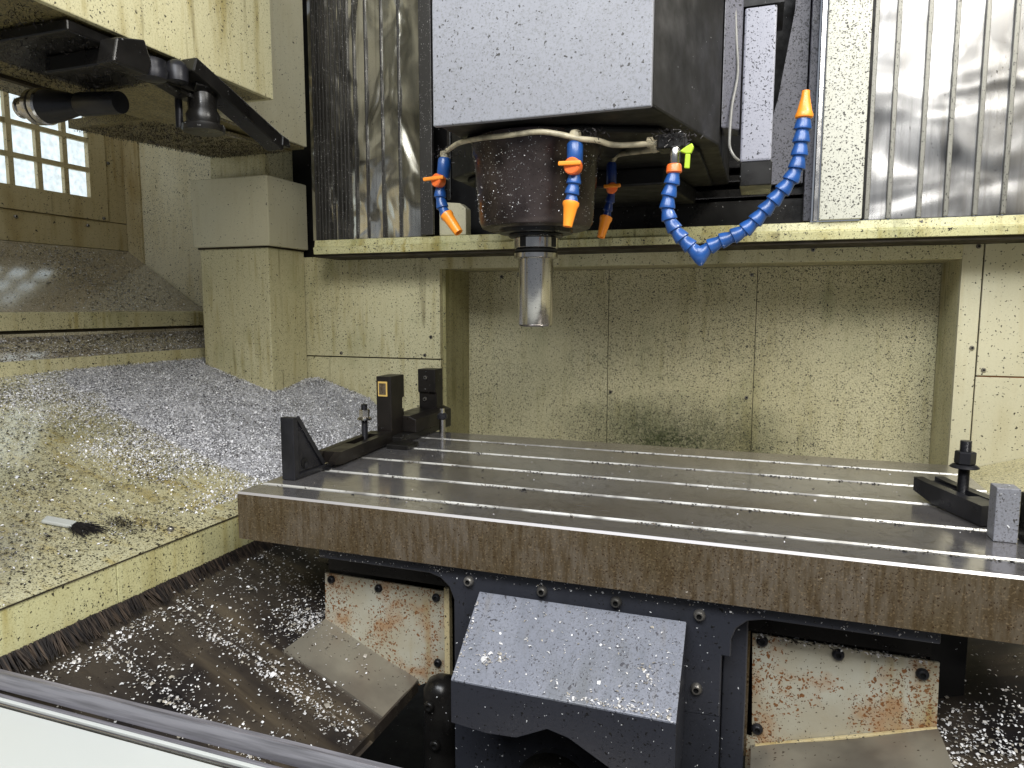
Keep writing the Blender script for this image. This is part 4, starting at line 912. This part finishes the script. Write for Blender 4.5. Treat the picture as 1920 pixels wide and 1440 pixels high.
clump(-1.028, 0.885, 0.016, 0.012, 330, 'dark clump of curled swarf on the sloping floor sheet', 12)
clump(-1.145, 0.965, 0.010, 0.007, 60, 'tiny dark clump of swarf on the yellow stained sheet', 13)

# ------------------------------------------------------------------ loose chips, real flakes
def flakes(name, P, N, size, mat, label, cols, cat='metal chips', tilt=0.9, aspect=(0.3, 0.7), parent=None):
    """P (n,3) points on a surface; each flake is a bent strip of two quads"""
    n = len(P)
    ang = RNG.uniform(0, 2*np.pi, n); L = size*np.exp(RNG.normal(0, 0.35, n)); W = L*RNG.uniform(aspect[0], aspect[1], n)
    t = np.stack([np.cos(ang), np.sin(ang), RNG.uniform(-tilt, tilt, n)], 1); t /= np.linalg.norm(t, axis=1)[:, None]
    r = np.stack([-np.sin(ang), np.cos(ang), RNG.uniform(-tilt, tilt, n)], 1); r -= (r*t).sum(1)[:, None]*t; r /= np.linalg.norm(r, axis=1)[:, None]
    nn = np.cross(t, r)
    c = P + np.array([0, 0, 1.0])*(L*0.25)[:, None]
    bend = (L*0.22)[:, None]
    v = np.stack([c - t*L[:, None]/2 - r*W[:, None]/2 - nn*bend, c - t*L[:, None]/2*0.8 + r*W[:, None]/2 - nn*bend,
                  c - r*W[:, None]/2*1.2, c + r*W[:, None]/2,
                  c + t*L[:, None]/2 - r*W[:, None]/2*0.6 - nn*bend, c + t*L[:, None]/2*0.7 + r*W[:, None]/2 - nn*bend], 1)
    org = v.reshape(-1, 3).mean(0)
    me = bpy.data.meshes.new(name)
    me.vertices.add(n*6); me.vertices.foreach_set('co', (v.reshape(-1, 3)-org).ravel())
    base = (np.arange(n)*6)[:, None]
    quads = np.concatenate([base+np.array([[0, 2, 3, 1]]), base+np.array([[2, 4, 5, 3]])], 1).reshape(-1, 4)
    me.loops.add(quads.size); me.loops.foreach_set('vertex_index', quads.ravel().astype(np.int32))
    me.polygons.add(len(quads)); me.polygons.foreach_set('loop_start', (np.arange(len(quads))*4).astype(np.int32))
    me.update(calc_edges=True); me.validate()
    at = me.attributes.new('shade', 'FLOAT_COLOR', 'POINT')
    k = RNG.integers(0, len(cols), n); s = RNG.uniform(0.75, 1.25, n)
    cc = np.concatenate([np.array(cols)[k]*s[:, None], np.ones((n, 1))], 1)
    at.data.foreach_set('color', np.repeat(cc, 6, axis=0).ravel().astype(np.float32))
    me.materials.append(M[mat])
    o = link(bpy.data.objects.new(name, me)); o.location = tuple(org)
    if parent: o.parent = parent; o.location = Vector(org) - wloc(parent); tag(o, label, kind='stuff')
    else: tag(o, label, cat, kind='stuff')
    return o
SIL = [(0.94, 0.94, 0.97), (0.84, 0.84, 0.88), (0.60, 0.60, 0.63), (0.97, 0.97, 0.98), (0.09, 0.085, 0.09), (0.80, 0.79, 0.82)]
DRK = [(0.03, 0.025, 0.02), (0.06, 0.05, 0.04), (0.02, 0.02, 0.02), (0.12, 0.10, 0.08)]
WHT = [(0.66, 0.65, 0.65), (0.52, 0.50, 0.48), (0.36, 0.33, 0.28), (0.74, 0.74, 0.75)]
def smooth01(x): x = np.clip(x, 0, 1); return x*x*(3-2*x)
hz = np.vectorize(heap)
# under-layer of the heap
b = B(); b.grid(lambda u, v: (u, v, plat_z(u)+heap(u, v)+0.004*smooth01((v-1.20)/0.22)-0.0012-0.006*(1-float(smooth01((v-1.16)/0.08))) + 0.002*math.sin(u*40+v*27)*float(smooth01((v-1.2)/0.2))), np.linspace(PX1+0.002, PX0-0.05, 60), np.linspace(1.02, 1.925, 70))
M['heap'] = dark('packed_swarf', (0.55, 0.55, 0.58), 0.5, 0.1, spot=0.9, chips=0.6, var=0.5)
tag(obj('packed_chips', b, 'heap', smooth=True), 'grey packed bed of fine chips under the silver heap', 'metal chips', kind='stuff')
n = 240000
x = RNG.uniform(PX1, PX0, n); y = RNG.uniform(0.62, 1.928, n)
wob = 0.05*np.sin(x*19)+0.03*np.sin(x*43+1)+0.03*np.sin(y*31)
dens = 0.03 + 0.97*smooth01((y+wob-0.98)/0.36)*smooth01((x+1.72)/0.10+0.5)
dens *= np.where(x > PX0-0.045, 0.25, 1.0)
keep = RNG.uniform(0, 1, n) < dens
x, y = x[keep], y[keep]
hh = hz(x, y) + RNG.uniform(0, 1, len(x))*0.007*smooth01((y-1.15)/0.2)
P = np.stack([x, y, 0.898+0.316*(PX0-x)+hh], 1)
flakes('silver_chips', P, None, 0.0030, 'chips', 'heap of fine silver chips covering the sloping sheet beside the column', SIL)
n = 15000
x = RNG.uniform(PX1, PX0, n); y = RNG.uniform(0.62, 1.25, n)
keep = RNG.uniform(0, 1, n) < (0.45+0.55*np.sin(x*23+y*9)*np.sin(y*17-x*7))*smooth01((1.28-y)/0.12)
x, y = x[keep], y[keep]
flakes('dark_chips', np.stack([x, y, 0.898+0.316*(PX0-x)+0.001], 1), None, 0.0040, 'chips_white', 'scattered dark curled chips on the yellow stained sloping sheet', DRK, tilt=0.35, aspect=(0.18, 0.4))
# chips on the splash ledges
n = 9000
x = RNG.uniform(-2.16, -1.84, n); y = RNG.uniform(0.9, 1.95, n)
keep = RNG.uniform(0, 1, n) < 0.15+0.85*smooth01((y-1.45)/0.2)*smooth01((1.98-y)/0.3)
x, y = x[keep], y[keep]
flakes('ledge_chips', np.stack([x, y, 1.502-0.636*(x+2.169)], 1), None, 0.0034, 'chips', 'fine chips strewn over the wet sloping ledge under the window', SIL+DRK, tilt=0.4)
n = 6000; x = RNG.uniform(-1.83, -1.71, n); y = RNG.uniform(0.9, 1.95, n)
flakes('ledge_chips', np.stack([x, y, 1.223-0.433*(x+1.832)], 1), None, 0.0038, 'chips', 'fine chips lying in the lower step above the heap', SIL+DRK, tilt=0.4)
# bright chips on the left tray
def tray_chips(n, fx_, fy_, dz): 
    return np.stack([fx_, fy_, 0.719+KT*(fx_+0.737)+dz], 1)
xs, ys_ = [], []
k = 800; t = RNG.uniform(0, 1, k)
xs.append(-0.92+0.36*t); ys_.append(0.893-0.004*t+np.abs(RNG.normal(0, 0.016, k))*np.where(RNG.uniform(0,1,k)<.75, -1, 1.5)-0.004)
k = 600; t = RNG.uniform(0, 1, k)
xs.append(-0.91+0.30*t); ys_.append(0.757-0.006*t+np.abs(RNG.normal(0, 0.015, k))*np.where(RNG.uniform(0,1,k)<.75, -1, 1.5)-0.004)
k = 1100; xs.append(RNG.uniform(-0.93, -0.62, k)); ys_.append(np.clip(RNG.normal(1.08, 0.09, k), 0.9, 1.3))
k = 480; xs.append(RNG.normal(-0.755, 0.022, k)); ys_.append(RNG.normal(1.02, 0.03, k))
k = 500; xs.append(RNG.uniform(-0.94, -0.56, k)); ys_.append(RNG.uniform(0.62, 1.05, k))
k = 260; xs.append(RNG.uniform(-0.925, -0.90, k)); ys_.append(RNG.uniform(0.62, 0.86, k))
fx_ = np.concatenate(xs); fy_ = np.concatenate(ys_)
dz = np.where(fy_ > 0.883, 0.0075, np.where(fy_ > 0.75, 0.0015, -0.0045))
keep = ~((fy_ > 0.93) & (fy_ < 1.05) & (fx_ > -0.737) & (RNG.uniform(0, 1, len(fx_)) > 0.25))
dz = np.where((fy_ > 0.93) & (fy_ < 1.05) & (fx_ > -0.737), 0.011, dz)
keep &= ~((fx_ > -0.74) & (fx_ < -0.49) & (fy_ > 1.045) & (fy_ < 1.06))
flakes('white_chips', tray_chips(0, fx_, fy_, dz)[keep], None, 0.0036, 'chips_white', 'bright white chips lying in bands along the folds of the left tray', WHT, tilt=0.5)
k = 2000; fx_ = RNG.uniform(-0.95, -0.70, k); fy_ = np.clip(RNG.normal(0.98, 0.08, k), 0.80, 1.5)
flakes('white_chips', np.stack([-0.48-fx_, fy_, 0.719-0.33*(fx_+0.737)+0.006], 1), None, 0.0038, 'chips_white', 'bright white chips on the tray in the lower right corner', WHT, tilt=0.5)
# chips on the guard
xs, ys_ = [], []
for cx_, cy_, k, s_ in ((-0.355, 0.893, 45, 0.007), (-0.335, 0.899, 28, 0.005), (-0.125, 0.903, 26, 0.005), (-0.130, 0.915, 14, 0.004)):
    xs.append(RNG.normal(cx_, s_, k)); ys_.append(RNG.normal(cy_, s_*0.6, k))
xs.append(RNG.uniform(-0.395, -0.09, 150)); ys_.append(RNG.uniform(0.87, 0.97, 150))
xs.append(RNG.uniform(-0.23, -0.09, 130)); ys_.append(0.868+np.abs(RNG.normal(0, 0.004, 130)))
xs.append(RNG.uniform(-0.397, -0.392, 40)); ys_.append(RNG.uniform(0.87, 0.965, 40))
fx_ = np.concatenate(xs); fy_ = np.clip(np.concatenate(ys_), 0.868, 0.974)
flakes('guard_chips', np.stack([fx_, fy_, 0.8590-0.8028*(0.975-fy_)+0.0005], 1), None, 0.0035, 'chips_white', 'small white chips sprinkled on the blue grey guard', WHT, tilt=0.5)
k = 500; fx_ = RNG.uniform(-0.54, -0.46, k)
# chips on the table top and in the slots, and on the saddle flange
k = 260; fx_ = RNG.uniform(-0.83, 0.37, k); fy_ = RNG.uniform(0.975, 1.62, k)
flakes('table_chips', np.stack([fx_, fy_, np.full(k, TZ+0.0002)], 1), None, 0.003, 'chips_white', 'few stray chips on the ground steel table top', WHT+DRK*2, tilt=0.3)
xs, ys_ = [], []
for s_ in slots:
    k = 420; u = RNG.uniform(-0.7, 0.35, k); m_ = np.sin(u*17+s_*40)+np.sin(u*41) > 0.1; u = u[m_]
    xs.append(u); ys_.append(np.full(len(u), s_) + RNG.uniform(-0.012, -0.003, len(u)))
fx_ = np.concatenate(xs); fy_ = np.concatenate(ys_)
flakes('slot_chips', np.stack([fx_, fy_, TZ+RNG.uniform(-0.0005, 0.0008, len(fx_))], 1), None, 0.0034, 'chips_white', 'dark chips caught along the T slots of the table', DRK, tilt=0.5)
k = 260; fx_ = RNG.uniform(0.01, 0.23, k)
flakes('plate_chips', np.stack([fx_, RNG.uniform(1.03, 1.049, k), 0.823+RNG.uniform(0, .003, k)], 1), None, 0.0035, 'chips_white', 'chips along the top of the right rusty plate', WHT+DRK, tilt=0.5)

k = 300; a_ = RNG.uniform(-2.9, 0.2, k); h_ = RNG.uniform(0.01, 0.15, k)**1.0; rr_ = 0.1035+(h_-0.012)/0.113*0.0095+0.0006
flakes('nose_chips', np.stack([NX+rr_*np.cos(a_), NY+rr_*np.sin(a_), 1.443+h_], 1), None, 0.0022, 'chips_white', 'tiny pale chips sticking to the dark spindle nose', WHT+SIL[:2], tilt=1.5, parent=hd)
k = 260; fx_ = RNG.uniform(-0.70, 0.23, k)
flakes('saddle_chips', np.stack([fx_, np.full(k, 0.9825), RNG.uniform(0.875, 0.893, k)], 1), None, 0.0026, 'chips_white', 'pale chips stuck to the saddle', WHT, tilt=1.5, parent=sd)
